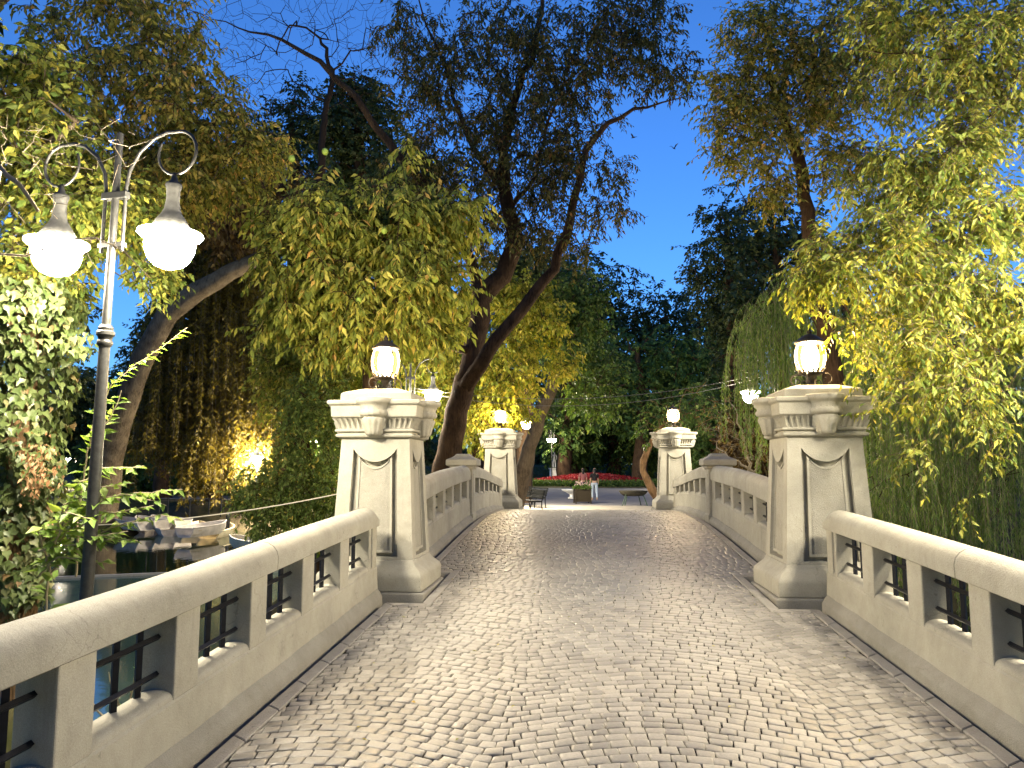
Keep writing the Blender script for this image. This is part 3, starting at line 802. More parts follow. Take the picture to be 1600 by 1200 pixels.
far_l = [(at(641, 615, 19.9), 3.60, R(10), 'twin street lamp beyond the bridge, glowing just right of the nearer left lantern'),
         (at(1209, 614, 19.9), 3.60, R(-8), 'twin street lamp beyond the bridge, glowing just left of the nearer right pillar'),
         (at(801, 663, 33), 3.55, R(5), 'twin street lamp whose glow shows just right of the farther left lantern'),
         (at(118, 717, 63), 3.60, R(30), 'distant twin street lamp across the pond, mirrored in the water'),
         (at(500, 690, 44), 3.6, R(70), 'distant twin street lamp hidden behind the shrubs left of the pillar'),
         (at(402, 716, 34.2), 3.6, R(112), 'twin street lamp at the foot of the cypress, lighting its lowest fronds yellow'),
         (at(1112, 688, 58), 3.6, R(80), 'added unseen twin lamp behind the farther right pillar, brightening the trees beyond'),  # added lamp, kept out of view, to brighten the background foliage
         (at(862, 687, 74), 3.6, R(70), 'small distant twin street lamp in front of the lawn trees')]
for i, (P, h, rz, lab) in enumerate(far_l):
    if i == 0: twf = make_twin(M['glow_far'])
    o = copy_tree(twf) if i < len(far_l)-1 else twf
    if i < 2 or i == len(far_l)-1:                                                        # the pair at the far bridgehead burns like the near ones
        for ch in o.children:
            if ch.name.startswith('glass_bowl'): ch.data = next(c_.data for c_ in tw.children if c_.name.startswith('glass_bowl') and (c_.data.vertices[0].co.x > 0) == (ch.data.vertices[0].co.x > 0))
    o.location = (P.x, P.y, P.z-h); o.rotation_euler.z = rz; tag(o, lab, 'street lamp', 'twin street lamps')
tag(tw, kind=None)

# ------------------------------------------------------------------ foliage tools
def unit(v): return v/np.maximum(np.linalg.norm(v, axis=-1, keepdims=True), 1e-9)
TPL = {   # outline (x across, y along, z lift) and triangles
 'oval': (np.array([(0,0,0),(.5,.42,.10),(-.5,.42,.10),(0,1,-.10),(0,.45,-.02)]), [(0,1,4),(0,4,2),(1,3,4),(2,4,3)]),
 'slim': (np.array([(0,0,0),(.5,.4,.06),(-.5,.4,.06),(0,1,-.06)]), [(0,1,3),(0,3,2)]),
 'ivy': (np.array([(0,0,0),(.42,-.10,.05),(.50,.28,.09),(.22,.50,.04),(0,1,-.12),(-.22,.50,.04),(-.50,.28,.09),(-.42,-.10,.05),(0,.35,-.03)]),
         [(0,1,8),(1,2,8),(2,3,8),(3,4,8),(4,5,8),(5,6,8),(6,7,8),(7,0,8)]),
 'tuft': (np.array([(0,0,0),(.5,.55,.0),(-.12,.45,.15),(.1,1,0),(-.5,.6,-.05)]), [(0,1,2),(2,1,3),(0,2,4)]),
}
def leaves_np(P, A, Nn, L, W, tpl):
    T, Fc = TPL[tpl]; A = unit(A); Nn = unit(Nn - A*np.sum(Nn*A, 1, keepdims=True)); X = np.cross(A, Nn)
    V = P[:, None, :] + X[:, None, :]*(T[None, :, 0:1]*W[:, None, None]) + A[:, None, :]*(T[None, :, 1:2]*L[:, None, None]) + Nn[:, None, :]*(T[None, :, 2:3]*L[:, None, None])
    k = len(T); n = len(P)
    F = (np.array(Fc)[None] + (np.arange(n)*k)[:, None, None]).reshape(-1, 3)
    return V.reshape(-1, 3), F, np.repeat(RS.rand(n), k)
TPLM = {}
def foliage(root, P, A, Nn, L, W, tpl, mat, parts=0, name='leaf', stuff='foliage'):
    P, A, Nn = np.asarray(P), np.asarray(A), np.asarray(Nn)
    if len(P) == 0: return
    sel = np.zeros(len(P), bool)
    if parts:
        u, v, d = project(P); ok = (u > 5) & (u < 1595) & (v > 5) & (v < 1195) & (d > .5)
        size = np.where(ok, L*FOC/d, 0); idx = np.argsort(-size)[:parts*3]; idx = idx[size[idx] > 9][:parts]
        sel[idx] = True
        me = TPLM.get(tpl)
        if me is None:
            T, Fc = TPL[tpl]; me = bpy.data.meshes.new('leaf'); me.from_pydata(T.tolist(), [], Fc); me.update(); TPLM[tpl] = me
        A2 = unit(A[sel]); N2 = unit(Nn[sel]-A2*np.sum(Nn[sel]*A2, 1, keepdims=True)); X2 = np.cross(A2, N2)
        off = root.location
        me2 = TPLM.get((tpl, mat.name))
        if me2 is None: me2 = me.copy(); me2.materials.append(mat); TPLM[(tpl, mat.name)] = me2
        for p, a, nn, x, l, w_ in zip(P[sel], A2, N2, X2, L[sel], W[sel]):
            o = bpy.data.objects.new(name, me2); COL.objects.link(o); o.parent = root
            o.matrix_basis = Matrix(((x[0]*w_, a[0]*l, nn[0]*l, p[0]-off.x), (x[1]*w_, a[1]*l, nn[1]*l, p[1]-off.y), (x[2]*w_, a[2]*l, nn[2]*l, p[2]-off.z), (0,0,0,1)))
    r = ~sel
    V, F, rn = leaves_np(P[r], A[r], Nn[r], L[r], W[r], tpl)
    me = np_mesh(stuff, V-np.array(root.location), F, rn)
    tag(link_mesh(stuff, me, mat, root), kind='stuff')

def grow(skel, attr, step=.35, r_tip=.006, wander=.12, pw=2.3):
    """skel: list of polylines [(Vector, r)]; attr (n,3). -> pos, parent, radius"""
    pos, par, rad = [], [], []
    for line in skel:
        prev = -1
        pts = [p for p, _ in line]
        for i, (p, r) in enumerate(line):
            if i == 0 and pos:
                d = [(q-p).length for q in pos]; j = int(np.argmin(d))
                if d[j] < 1.2: prev = j
            if prev >= 0 and i > 0 or (i == 0 and prev >= 0):
                q0 = pos[prev]; k = max(1, int((p-q0).length/step))
                for t in range(1, k+1):
                    f = t/k; jj = Vector(RS.normal(0, .03, 3))*(0 if t == k else 1)
                    pos.append(q0.lerp(p, f)+jj); par.append(prev); rad.append(rad_prev+(r-rad_prev)*f if i > 0 else r); prev = len(pos)-1
            else:
                pos.append(p.copy()); par.append(-1); rad.append(r); prev = len(pos)-1
            rad_prev = r
    base_n = len(pos)
    X = np.array([tuple(p) for p in pos]); rad0 = list(rad)
    if len(attr):
        D = np.array([np.min(np.linalg.norm(X-a, axis=1)) for a in attr]); attr = attr[np.argsort(D)]
        depth = np.zeros(len(pos))
        Xl = np.zeros((len(pos)+len(attr)*60, 3)); Xl[:len(pos)] = X; cnt = len(pos); dep = np.zeros(len(Xl))
        tips = []
        for a in attr:
            d = np.linalg.norm(Xl[:cnt]-a, axis=1) + dep[:cnt]*.06
            j = int(np.argmin(d)); q0 = Xl[j].copy(); L = np.linalg.norm(a-q0); k = max(1, min(50, int(L/step)))
            side = RS.normal(0, 1, 3)*wander*L; side[2] += wander*L*.8
            prev = j
            for t in range(1, k+1):
                f = t/k; p = q0*(1-f)+a*f + side*math.sin(f*math.pi)*.5
                if cnt >= len(Xl): break
                Xl[cnt] = p; par.append(prev); rad0.append(0); dep[cnt] = dep[prev]+step; prev = cnt; cnt += 1
            tips.append(prev)
        X = Xl[:cnt]
    else: tips = []
    n = len(X); area = np.zeros(n); ch = [[] for _ in range(n)]
    for i in range(n):
        if par[i] >= 0: ch[par[i]].append(i)
    for i in range(n-1, -1, -1):
        if not ch[i]: area[i] = max(area[i], r_tip**pw)
        if par[i] >= 0: area[par[i]] += area[i]
    r = area**(1/pw); r0 = np.array(rad0)
    r = np.where(r0 > 0, r0, r)
    for i in range(base_n, n):
        if par[i] >= 0: r[i] = min(r[i], r[par[i]]*.95)
    return X, par, r, ch, tips

def branch_mesh(X, par, r, ch, name, mat, root, sides=None, rmin=.0):
    V, F = [], []
    n = len(X); started = set()
    def chain(i0, start_parent):
        seq = [start_parent, i0] if start_parent >= 0 else [i0]
        cur = i0; rest = []
        while ch[cur]:
            cs = sorted(ch[cur], key=lambda q: -r[q]); seq.append(cs[0]); rest += [(c, cur) for c in cs[1:]]; cur = cs[0]
        return seq, rest
    stack = [(i, -1) for i in range(n) if par[i] < 0]
    ref = np.array([.31, .17, .93])
    while stack:
        i, sp = stack.pop(); seq, rest = chain(i, sp); stack += rest
        if len(seq) < 2: continue
        P = X[seq]; rr = r[seq].copy()
        if sp >= 0: rr[0] = min(rr[0], rr[1]*1.25)
        if rr.max() < rmin: continue
        k = 10 if rr.max() > .12 else (7 if rr.max() > .05 else (5 if rr.max() > .018 else 3))
        T = np.gradient(P, axis=0); T = unit(T)
        a = np.cross(T[0], ref); a /= max(1e-9, np.linalg.norm(a)); b0 = len(V)
        for q in range(len(P)):
            a = a - T[q]*np.dot(a, T[q]); a /= max(1e-9, np.linalg.norm(a)); b = np.cross(T[q], a)
            for s_ in range(k):
                th = 2*math.pi*s_/k; rq = rr[q]*(1+(.10*math.sin(3*th+q*.35)+.05*math.sin(5*th-q*.6) if k >= 10 else 0))
                V.append(P[q]+(a*math.cos(th)+b*math.sin(th))*rq)
        for q in range(len(P)-1):
            for s_ in range(k):
                j = (s_+1) % k; F.append((b0+q*k+s_, b0+q*k+j, b0+(q+1)*k+j, b0+(q+1)*k+s_))
    off = np.array(root.location)
    me = np_mesh(name, np.array(V)-off, np.array(F), sm=True)
    return link_mesh(name, me, mat, root)

def blob_pts(blobs, n):
    """blobs: (u, v, depth, ru_px, rv_px, r_depth_m, weight)"""
    w_ = np.array([b[6] if len(b) > 6 else b[3]*b[4] for b in blobs], float); w_ /= w_.sum()
    ks = RS.choice(len(blobs), n, p=w_); out_ = np.zeros((n, 3))
    for i, k in enumerate(ks):
        b = blobs[k]; c = np.array(at(b[0], b[1], b[2])); q = RS.normal(0, 1, 3); q /= np.linalg.norm(q); q *= RS.rand()**.45
        s = b[2]/FOC; out_[i] = c + _Mr*q[0]*b[3]*s + _Mu*q[1]*b[4]*s + _Mf*q[2]*b[5]
    return out_
def twigs_leaves(tips, dirs, n_tw, tw_len, n_lf, L0, W0, droop, spread=.9):
    """short twigs at every tip, leaves alternate along them"""
    tips = np.repeat(np.asarray(tips), n_tw, 0); dirs = np.repeat(np.asarray(dirs), n_tw, 0); m = len(tips)
    t = unit(dirs*.6 + RS.normal(0, 1, (m, 3))*spread + np.array([0, 0, -.25*droop])); ln = tw_len*RS.uniform(.6, 1.3, (m, 1))
    pts = [tips + RS.normal(0, .04, (m, 3))]
    for s_ in range(3):
        t = unit(t + np.array([0, 0, -.28*droop])); pts.append(pts[-1]+t*ln/3)
    TV = np.stack(pts, 1)
    side = unit(np.cross(t, [0, 0, 1.])+1e-6); P, A = [], []
    for s_ in range(n_lf):
        f = (s_+.6)/n_lf*3; i = min(2, int(f)); q = TV[:, i]+(TV[:, i+1]-TV[:, i])*(f-i); tt = unit(TV[:, i+1]-TV[:, i]); sg = 1 if s_ % 2 else -1
        P.append(q); A.append(tt*.55+side*sg*.8+RS.normal(0, .22, (m, 3))+np.array([0, 0, -.9*droop]))
    P = np.concatenate(P); A = np.concatenate(A); k = len(P)
    Nn = np.array([0, 0, 1.])*(1-.5*droop)+RS.normal(0, .55, (k, 3)); l = L0*RS.uniform(.5, 1.3, k)
    return P, A, Nn, l, W0*l/L0*RS.uniform(.8, 1.15, k), TV
def twig_mesh(TV, name, mat, root, r=.0035):
    TV = np.array(TV); n, k, _ = TV.shape; T = unit(np.diff(TV, axis=1)); T = np.concatenate([T, T[:, -1:]], 1)
    a = unit(np.cross(T, np.array([.3, .1, .95]))); b = np.cross(T, a); V = []
    for q in range(3):
        th = 2*math.pi*q/3; V.append(TV+(a*math.cos(th)+b*math.sin(th))*(r*np.linspace(1, .4, k))[None, :, None])
    V = np.stack(V, 2).reshape(-1, 3); F = []
    base = (np.arange(n)*k*3)[:, None]
    for j in range(k-1):
        for q in range(3):
            q2 = (q+1) % 3; F.append(np.concatenate([base+j*3+q, base+j*3+q2, base+j*3+3+q2, base+j*3+3+q], 1))
    me = np_mesh(name, V-np.array(root.location), np.concatenate(F)); tag(link_mesh(name, me, mat, root), kind='stuff')

def tree(name, label, cat, skel_px, blobs, n_tip, leafm, bark, n_tw=3, tw_len=.4, n_lf=7, L0=.1, W0=.045, droop=.5, tpl='oval',
         parts=0, step=.35, r_tip=.006, wander=.12, group=None, twigs=True, twigm=None, flesh=1.0):
    skel = [[(at(u, v, d) if len(q) == 4 else None, q[-1]) for q in line for (u, v, d) in [q[:3]]] for line in skel_px]
    b = skel[0][0][0]; gz = float(ground_z(np.array([[b.x, b.y]]))[0])
    if b.z > gz-.1: skel[0].insert(0, (Vector((b.x, b.y, gz-.25)), skel[0][0][1]*1.12)); b = skel[0][0][0]
    root = empty(name, (b.x, b.y, b.z), 0, label, cat, group)
    att = blob_pts(blobs, n_tip) if n_tip else np.zeros((0, 3))
    X, par, r, ch, tips = grow(skel, att, step, r_tip, wander)
    branch_mesh(X, par, r, ch, 'trunk' if skel[0][0][1] > .07 else 'stem', bark, root)
    if leafm is not None and tips:
        tp = X[tips]; dr = unit(X[tips]-X[[par[t] for t in tips]])
        # a few extra leaf-bearing points along the thin branches
        P, A, Nn, L, W, TV = twigs_leaves(tp, dr, n_tw, tw_len, n_lf, L0, W0, droop)
        if twigs: twig_mesh(TV, 'twigs', twigm or M['twig_dark'], root, max(.003, L0*.045))
        foliage(root, P, A, Nn, L, W, tpl, leafm, parts)
    return root

# ------------------------------------------------------------------ trees near the bridge
# central tree, left of the bridge: twisting trunk that forks into the sky
C_ = 18.6
central = tree('ash_tree', 'tall tree with a twisting dark trunk rising behind the left parapet into the sky', 'tree',
  [[(688,810,C_,.37),(695,750,C_,.33),(706,690,C_,.29),(722,620,C_,.27),(740,545,C_,.25),(750,470,C_,.24),(785,430,C_,.22),(803,385,C_,.20),(797,340,C_,.18),(788,290,C_,.15),(786,230,C_,.12),(803,160,C_,.095),(835,70,C_,.065),(855,-30,C_,.045),(870,-150,C_,.02)],
   [(730,600,18.4,.20),(762,550,18,.17),(795,508,18,.15),(832,462,18,.14),(868,420,18,.12),(885,370,18,.105),(900,300,18,.09),(915,235,18,.075),(950,192,18,.055),(990,170,17.8,.04),(1035,160,17.6,.02),(1075,150,17.5,.008)],
   [(790,300,C_,.10),(745,240,C_,.07),(715,170,C_,.05),(690,90,C_,.035),(660,20,C_,.02),(640,-60,C_,.01)],
   [(752,470,C_,.14),(737,410,18.8,.13),(700,345,19,.12),(640,262,19.2,.11),(592,205,19.2,.095),(545,140,19,.075),(500,95,19,.06),(440,62,19,.04),(390,50,19,.022),(330,30,19,.010),(270,5,19,.004)],
   [(500,95,19,.04),(470,50,19,.025),(440,-10,19,.015),(420,-60,19,.006)],
   [(440,62,19,.022),(400,85,19,.014),(350,68,19,.006)],
   [(592,205,19.2,.05),(570,120,19,.035),(590,50,19,.02),(575,-20,19,.008)],
   [(640,262,19.2,.05),(650,190,19,.035),(625,120,19,.022),(640,60,18.8,.01)],
   [(786,230,C_,.06),(740,150,18.4,.045),(735,70,18.2,.03),(715,0,18,.015)],
   [(803,160,C_,.05),(870,90,18.5,.035),(900,10,18.3,.02),(930,-50,18.3,.01)],
   [(795,330,C_,.06),(840,270,18.2,.045),(852,200,18,.035),(880,130,18,.022),(930,80,18,.01)],
   [(885,370,18,.05),(845,320,17.9,.035),(830,260,17.8,.02),(850,210,17.8,.01)],
   [(915,235,18,.045),(905,170,17.9,.03),(935,110,17.8,.02),(960,40,17.7,.01)],
   [(742,550,C_,.12),(705,540,18.2,.09),(668,520,18,.07),(640,480,18,.04)],
   [(900,300,18,.045),(940,320,18,.03),(962,355,18,.012)],
   [(737,410,18.8,.05),(690,400,18.6,.035),(650,360,18.4,.02)]],
  [(760,120,18.5,110,100,2.0),(850,140,18.3,90,120,2.0),(680,150,18.6,70,90,1.5),(660,250,18.8,60,60,1.5),(930,110,18.0,90,80,1.6),(970,40,18,90,60,1.5),(780,250,18.6,120,70,2),
   (880,260,18.2,80,80,1.5),(700,300,18.8,80,70,1.4),(860,350,18.3,90,70,1.6),(760,360,18.8,70,60,1.6),(955,290,18,35,70,1.0),(1040,110,17.6,50,60,1.2),(1000,20,17.8,80,50,1.2),(800,40,18.4,130,50,1.6),(640,60,18.8,60,60,1.4)],
  1120, L_['central'], M['bark'], 4, .42, 8, .135, .050, .9, 'oval', 0, .3, .007, .12)

# bare crown of twigs at the top left (a second, nearly leafless tree top)
tree('bare_tree', 'leafless twiggy tree top spreading against the blue sky above the leaning trunk', 'tree',
  [[(470,800,24,.20),(470,500,24,.17),(500,300,24,.13),(505,200,24,.10),(520,110,24,.07),(500,60,24,.04)]],
  [(400,60,24,90,70,2),(500,30,24,90,60,2),(600,60,24,80,80,2),(560,130,24,70,60,1.5),(430,150,24,60,50,1),(380,120,24,40,50,1)],
  1100, None, M['twig_dark'], 0, 0, 0, step=.2, r_tip=.0045, wander=.06)

# osage orange: the mass of drooping leaves left of the pillar
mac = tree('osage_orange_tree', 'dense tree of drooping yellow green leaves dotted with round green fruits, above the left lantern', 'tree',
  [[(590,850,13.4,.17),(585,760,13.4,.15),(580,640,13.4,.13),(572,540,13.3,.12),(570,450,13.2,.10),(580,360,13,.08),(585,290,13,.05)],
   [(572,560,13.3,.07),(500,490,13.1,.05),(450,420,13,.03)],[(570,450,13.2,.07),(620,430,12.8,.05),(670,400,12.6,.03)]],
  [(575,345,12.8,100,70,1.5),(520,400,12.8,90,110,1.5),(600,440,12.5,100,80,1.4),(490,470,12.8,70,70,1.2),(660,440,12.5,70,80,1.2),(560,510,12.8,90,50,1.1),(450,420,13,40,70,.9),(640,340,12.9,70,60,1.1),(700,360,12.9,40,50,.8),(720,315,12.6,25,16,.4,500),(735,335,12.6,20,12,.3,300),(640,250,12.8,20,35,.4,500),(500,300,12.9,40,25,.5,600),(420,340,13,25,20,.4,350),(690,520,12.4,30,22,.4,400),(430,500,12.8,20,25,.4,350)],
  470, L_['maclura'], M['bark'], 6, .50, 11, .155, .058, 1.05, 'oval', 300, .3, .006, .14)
for (u, v, d) in [(503,368,11.9),(617,427,11.6),(672,430,11.7),(680,436,11.8),(456,248,12),(508,237,12),(600,360,11.8),(530,330,11.9),(560,470,11.7),(480,420,12)]:
    mb = MB(); pts = [( .052*math.cos(t), .058*math.sin(t)) for t in np.linspace(-math.pi/2+.05, math.pi/2-.05, 8)]
    mb.lathe([(a, b) for a, b in pts], 12); f = mb.build('fruit', M['fruit'], mac, 60); f.location = at(u, v, d) - Vector(mac.location)

# leaning trunk at the left and the crown it carries over the lamp
tree('leaning_tree', 'old brown trunk leaning right on the far bank behind the left lamp post', 'tree',
  [[(160,800,33,.58),(170,720,33,.52),(190,650,33,.48),(222,565,33,.47),(262,492,33,.45),(310,455,33,.42),(360,425,33,.36),(430,392,33,.30),(470,340,33,.16)],
   [(262,492,33,.38),(280,400,33,.32),(290,300,33,.26),(270,230,33,.16)],[(280,400,33,.24),(350,320,33,.16),(400,280,33,.10)]],
  [(350,330,33,90,60,4),(430,300,33,60,60,3),(290,330,33,60,50,3),(270,260,33,60,40,3)], 260, L_['brown'], M['bark_grey'], 4, 1.0, 8, .30, .15, .8, 'oval', 0, .8, .02, .12)
tree('plane_tree', 'large crown of green and yellow leaves over the twin lamp at upper left', 'tree',
  [[(-330,1100,12,.30),(-310,800,12,.27),(-260,500,12.2,.24),(-200,300,12.4,.20),(-120,150,12.5,.16),(-40,40,12.5,.10),(60,-60,12.5,.05)],
   [(-200,300,12.4,.14),(-60,240,12.5,.12),(60,225,12.6,.10),(160,215,12.7,.08),(260,200,12.8,.06),(340,215,12.8,.035)],
   [(60,225,12.6,.07),(140,150,12.6,.055),(220,100,12.6,.04),(300,90,12.6,.02)],[(-120,150,12.5,.09),(20,110,12.5,.07),(120,50,12.5,.05),(230,10,12.5,.025)],
   [(160,215,12.7,.05),(240,290,12.6,.035),(320,310,12.6,.02)]],
  [(270,190,12.5,120,80,1.8),(350,260,12.8,90,60,1.4),(230,300,12.3,120,70,1.5),(300,110,12.8,60,50,1.2),(230,30,12.5,80,60,1.4),(150,110,12,80,90,1.5),(400,220,13,60,50,1.2),(180,-20,12.5,70,40,1),(120,240,12.4,90,70,1.2)],
  460, L_['right'], M['bark_grey'], 6, .46, 9, .120, .050, .85, 'oval', 0, .3, .006, .12)

# the pale leafy branches round the lamp itself
tree('lamp_side_tree', 'pale leafy boughs crowding round the twin lamp bowls at the far left', 'tree',
  [[(-160,1000,8.6,.15),(-140,700,8.6,.13),(-90,450,8.5,.11),(-20,330,8.4,.08),(60,240,8.3,.05),(120,190,8.2,.03)],[(-90,450,8.5,.07),(20,420,8.3,.05),(110,440,8.2,.03)]],
  [(40,230,8.4,110,90,1.0),(120,320,8.6,100,80,.8),(30,120,8.4,70,60,.9),(200,330,8.8,60,70,.7),(60,420,8.3,90,60,.7),(235,430,8.8,30,40,.4),(40,480,9,60,50,.6)],
  520, L_['near_right'], M['bark_grey'], 4, .30, 8, .105, .052, .7, 'oval', 300, .22, .004, .14)
tree('bare_bush', 'pale leafless twigs arching in front of the twin lamp arms', 'bush',
  [[(-120,620,5.4,.035),(-60,440,5.4,.028),(0,260,5.4,.02),(60,330,5.3,.012)],[(-60,440,5.4,.02),(40,350,5.3,.014),(110,260,5.2,.010),(200,205,5.2,.006),(285,196,5.2,.004)],
   [(0,260,5.4,.012),(60,230,5.3,.008),(130,175,5.3,.004)],[(-60,460,5.4,.014),(40,400,5.3,.01),(150,372,5.2,.007),(230,430,5.2,.004)]],
  [(80,260,5.3,90,70,.4),(180,220,5.25,80,50,.3),(40,340,5.3,60,60,.3),(130,400,5.2,70,50,.25),(30,220,5.4,60,50,.3)],
  130, None, M['twig_pale'], 0, 0, 0, step=.12, r_tip=.0022, wander=.2)

# ------------------------------------------------------------------ ivy-clad trunk at the far left
iv_c = [at(18,985,7.9), at(28,930,7.9), at(36,860,7.9), at(38,760,7.9), at(34,660,7.9), at(40,560,7.9), at(44,500,7.9), at(48,450,7.9)]
iv_c.insert(0, Vector((iv_c[0].x-.05, iv_c[0].y, -1.6)))
ivy = empty('ivy_tree', tuple(iv_c[0]), 0, 'old trunk with root-like bark wrapped in pale heart-leaved ivy at the left edge', 'tree')
XI_ = np.array([tuple(p) for p in iv_c]); nI = len(XI_)
branch_mesh(XI_, [-1]+list(range(nI-1)), np.array([.30,.20,.17,.15,.14,.13,.12,.11,.08]), [[i+1] for i in range(nI-1)]+[[]], 'trunk', M['bark_root'], ivy)
mb = MB()
for k in range(46):                                                  # woody ivy stems and roots clinging to the foot of the trunk
    a = RS.uniform(0, 6.28); pts = []
    for t in np.linspace(0, 1, 9):
        f = t*3.2; i = int(f); c = iv_c[i].lerp(iv_c[i+1], f-i); rr = [.30,.20,.17,.15,.14][i]*(1-(f-i))+[.30,.20,.17,.15,.14][i+1 if i < 4 else 4]*(f-i)
        an = a+.5*math.sin(t*6+k)+t*RS.uniform(-.3,.3)
        pts.append((c.x-ivy.location.x+math.cos(an)*(rr+.008), c.y-ivy.location.y+math.sin(an)*(rr+.008), c.z-ivy.location.z))
    mb.tube(pts, RS.uniform(.006, .016), 5)
tag(mb.build('ivy_root', M['bark_root'], ivy, 60), kind='stuff')
Pn, An, Nn = [], [], []
for i in range(5200):
    t = RS.uniform(1.9, nI-1.01) if RS.rand() < .97 else RS.uniform(.6, 2.2)
    j = int(t); c = XI_[j]*(1-(t-j))+XI_[j+1]*(t-j); a = RS.uniform(0, 2*math.pi)
    lump = .37+.13*math.sin(c[2]*5+a*2)+.07*math.sin(c[2]*11-a*3)+.05*math.sin(a*5+c[2]*3)
    if j >= 6: lump *= 1.3
    if t < 3.0: lump *= .75
    rr = lump*RS.uniform(.72, 1.06); d = np.array([math.cos(a), math.sin(a), 0])
    Pn.append(c+d*rr+np.array([0,0,RS.normal(0,.05)])); An.append(np.array([0,0,-1.])+d*.25+RS.normal(0,.38,3)); Nn.append(d+np.array([0,0,.35])+RS.normal(0,.30,3))
L = RS.uniform(.055, .105, len(Pn)); foliage(ivy, Pn, An, Nn, L, L*.95, 'ivy', L_['ivy'], 300)
Pn, An, Nn = [], [], []                                              # a patch of dead brown leaves
for i in range(160):
    c = np.array(at(62+RS.normal(0,16), 735+RS.normal(0,26), 7.36+RS.normal(0,.03))); Pn.append(c); An.append(np.array([0,0,-1.])+RS.normal(0,.5,3)); Nn.append(RS.normal(0,1,3))
L = RS.uniform(.04,.075,len(Pn)); foliage(ivy, Pn, An, Nn, L, L*.5, 'oval', leaf_mat('dead_leaf', [(0,(.22,.11,.05)),(1,(.42,.27,.15))], .3), 0, 'leaf', 'dead_foliage')

# young mulberry-like shoots round the lamp post
def shoots(name, label, lines, L0, W0, every, leafm, parts=300, droop=.35, group=None):
    b = at(*lines[0][0][:3]); root = empty(name, tuple(b), 0, label, 'shrub', group)
    P, A, Nn, Ls, mb = [], [], [], [], MB()
    for ln in lines:
        pts = [at(u, v, d) for u, v, d in ln]; fine = []
        for i in range(len(pts)-1):
            k = max(2, int((pts[i+1]-pts[i]).length/.05))
            for t in range(k): fine.append(pts[i].lerp(pts[i+1], t/k)+Vector(RS.normal(0,.004,3)))
        fine.append(pts[-1]); n_f = len(fine)
        mb.tube([tuple(p-b) for p in fine], list(np.linspace(.011,.003,n_f)), 5)
        s_ = 0; sg = 1
        Lc = sum((fine[i+1]-fine[i]).length for i in range(n_f-1)); d_ = 0; nxt = Lc*.12
        for i in range(n_f-1):
            d_ += (fine[i+1]-fine[i]).length
            if d_ >= nxt:
                nxt += every*RS.uniform(.7,1.3); sg = -sg; t = np.array(fine[i+1]-fine[i]); t /= np.linalg.norm(t)
                side = np.cross(t, [0,0,1.]); side /= max(.1, np.linalg.norm(side))
                for m_ in (1, -1) if RS.rand() < .6 else (sg,):
                    P.append(np.array(fine[i])); A.append(t*.6+side*m_*RS.uniform(.5,1)+np.array([0,0,-droop])+RS.normal(0,.25,3)); Nn.append(np.array([0,0,1.])+RS.normal(0,.35,3)-_Mf*.3)
                    f = d_/Lc; Ls.append(L0*RS.uniform(.7,1.15)*(1.05-.45*f))
    mb.build('stem', M['twig_pale'], root, 60); Ls = np.array(Ls)
    foliage(root, P, A, Nn, Ls, Ls*W0/L0, 'oval', leafm, parts)
    return root
shoots('broadleaf_sapling', 'young broadleaf sapling reaching right across the lamp post above the water', 
  [[(70,1000,6.55),(75,900,6.55),(90,830,6.49),(140,790,6.44),(190,772,6.38),(285,765,6.33)],[(75,900,6.55),(120,850,6.44),(180,822,6.33),(250,805,6.27),(285,812,6.22)],
   [(90,830,6.49),(120,760,6.44),(160,732,6.38),(225,728,6.33)],[(90,850,6.55),(130,800,6.38),(185,800,6.27),(240,790,6.22)],[(75,880,6.55),(140,840,6.22),(200,830,6.16)],
   [(80,860,6.55),(100,790,6.44),(150,762,6.33),(210,755,6.33)],[(60,860,6.4),(120,850,6.3),(175,842,6.25),(215,845,6.2)],[(70,880,6.4),(100,820,6.35),(150,780,6.3),(205,772,6.3),(260,790,6.3)],[(60,900,6.4),(90,870,6.3),(140,875,6.3),(170,880,6.3)],
   [(80,900,6.55),(60,830,6.33),(100,800,6.22),(150,815,6.11)]],
  .175, .088, .060, L_['shoot'])
shoots('broadleaf_shoot', 'single upright leafy shoot beside the lamp post, tip pointing right', 
  [[(120,900,6.60),(122,800,6.60),(138,700,6.60),(152,640,6.60),(175,600,6.60),(205,575,6.60),(250,545,6.60),(292,512,6.60)],[(138,700,6.60),(175,650,6.55),(190,610,6.55)]],
  .155, .062, .045, L_['shoot'])

# lower leaves through the near grilles, growing on the bank under the left parapet
shoots('bank_plant', 'leafy plant growing below the left parapet, seen through the second grille',
  [[(200,1150,4.6),(205,1080,4.6),(215,1030,4.6)],[(200,1150,4.6),(180,1090,4.6),(170,1050,4.6)],[(200,1150,4.6),(235,1090,4.6),(250,1060,4.6)],[(200,1150,4.6),(150,1110,4.6),(140,1080,4.6)]], .06, .03, .03, L_['shoot'], 60)

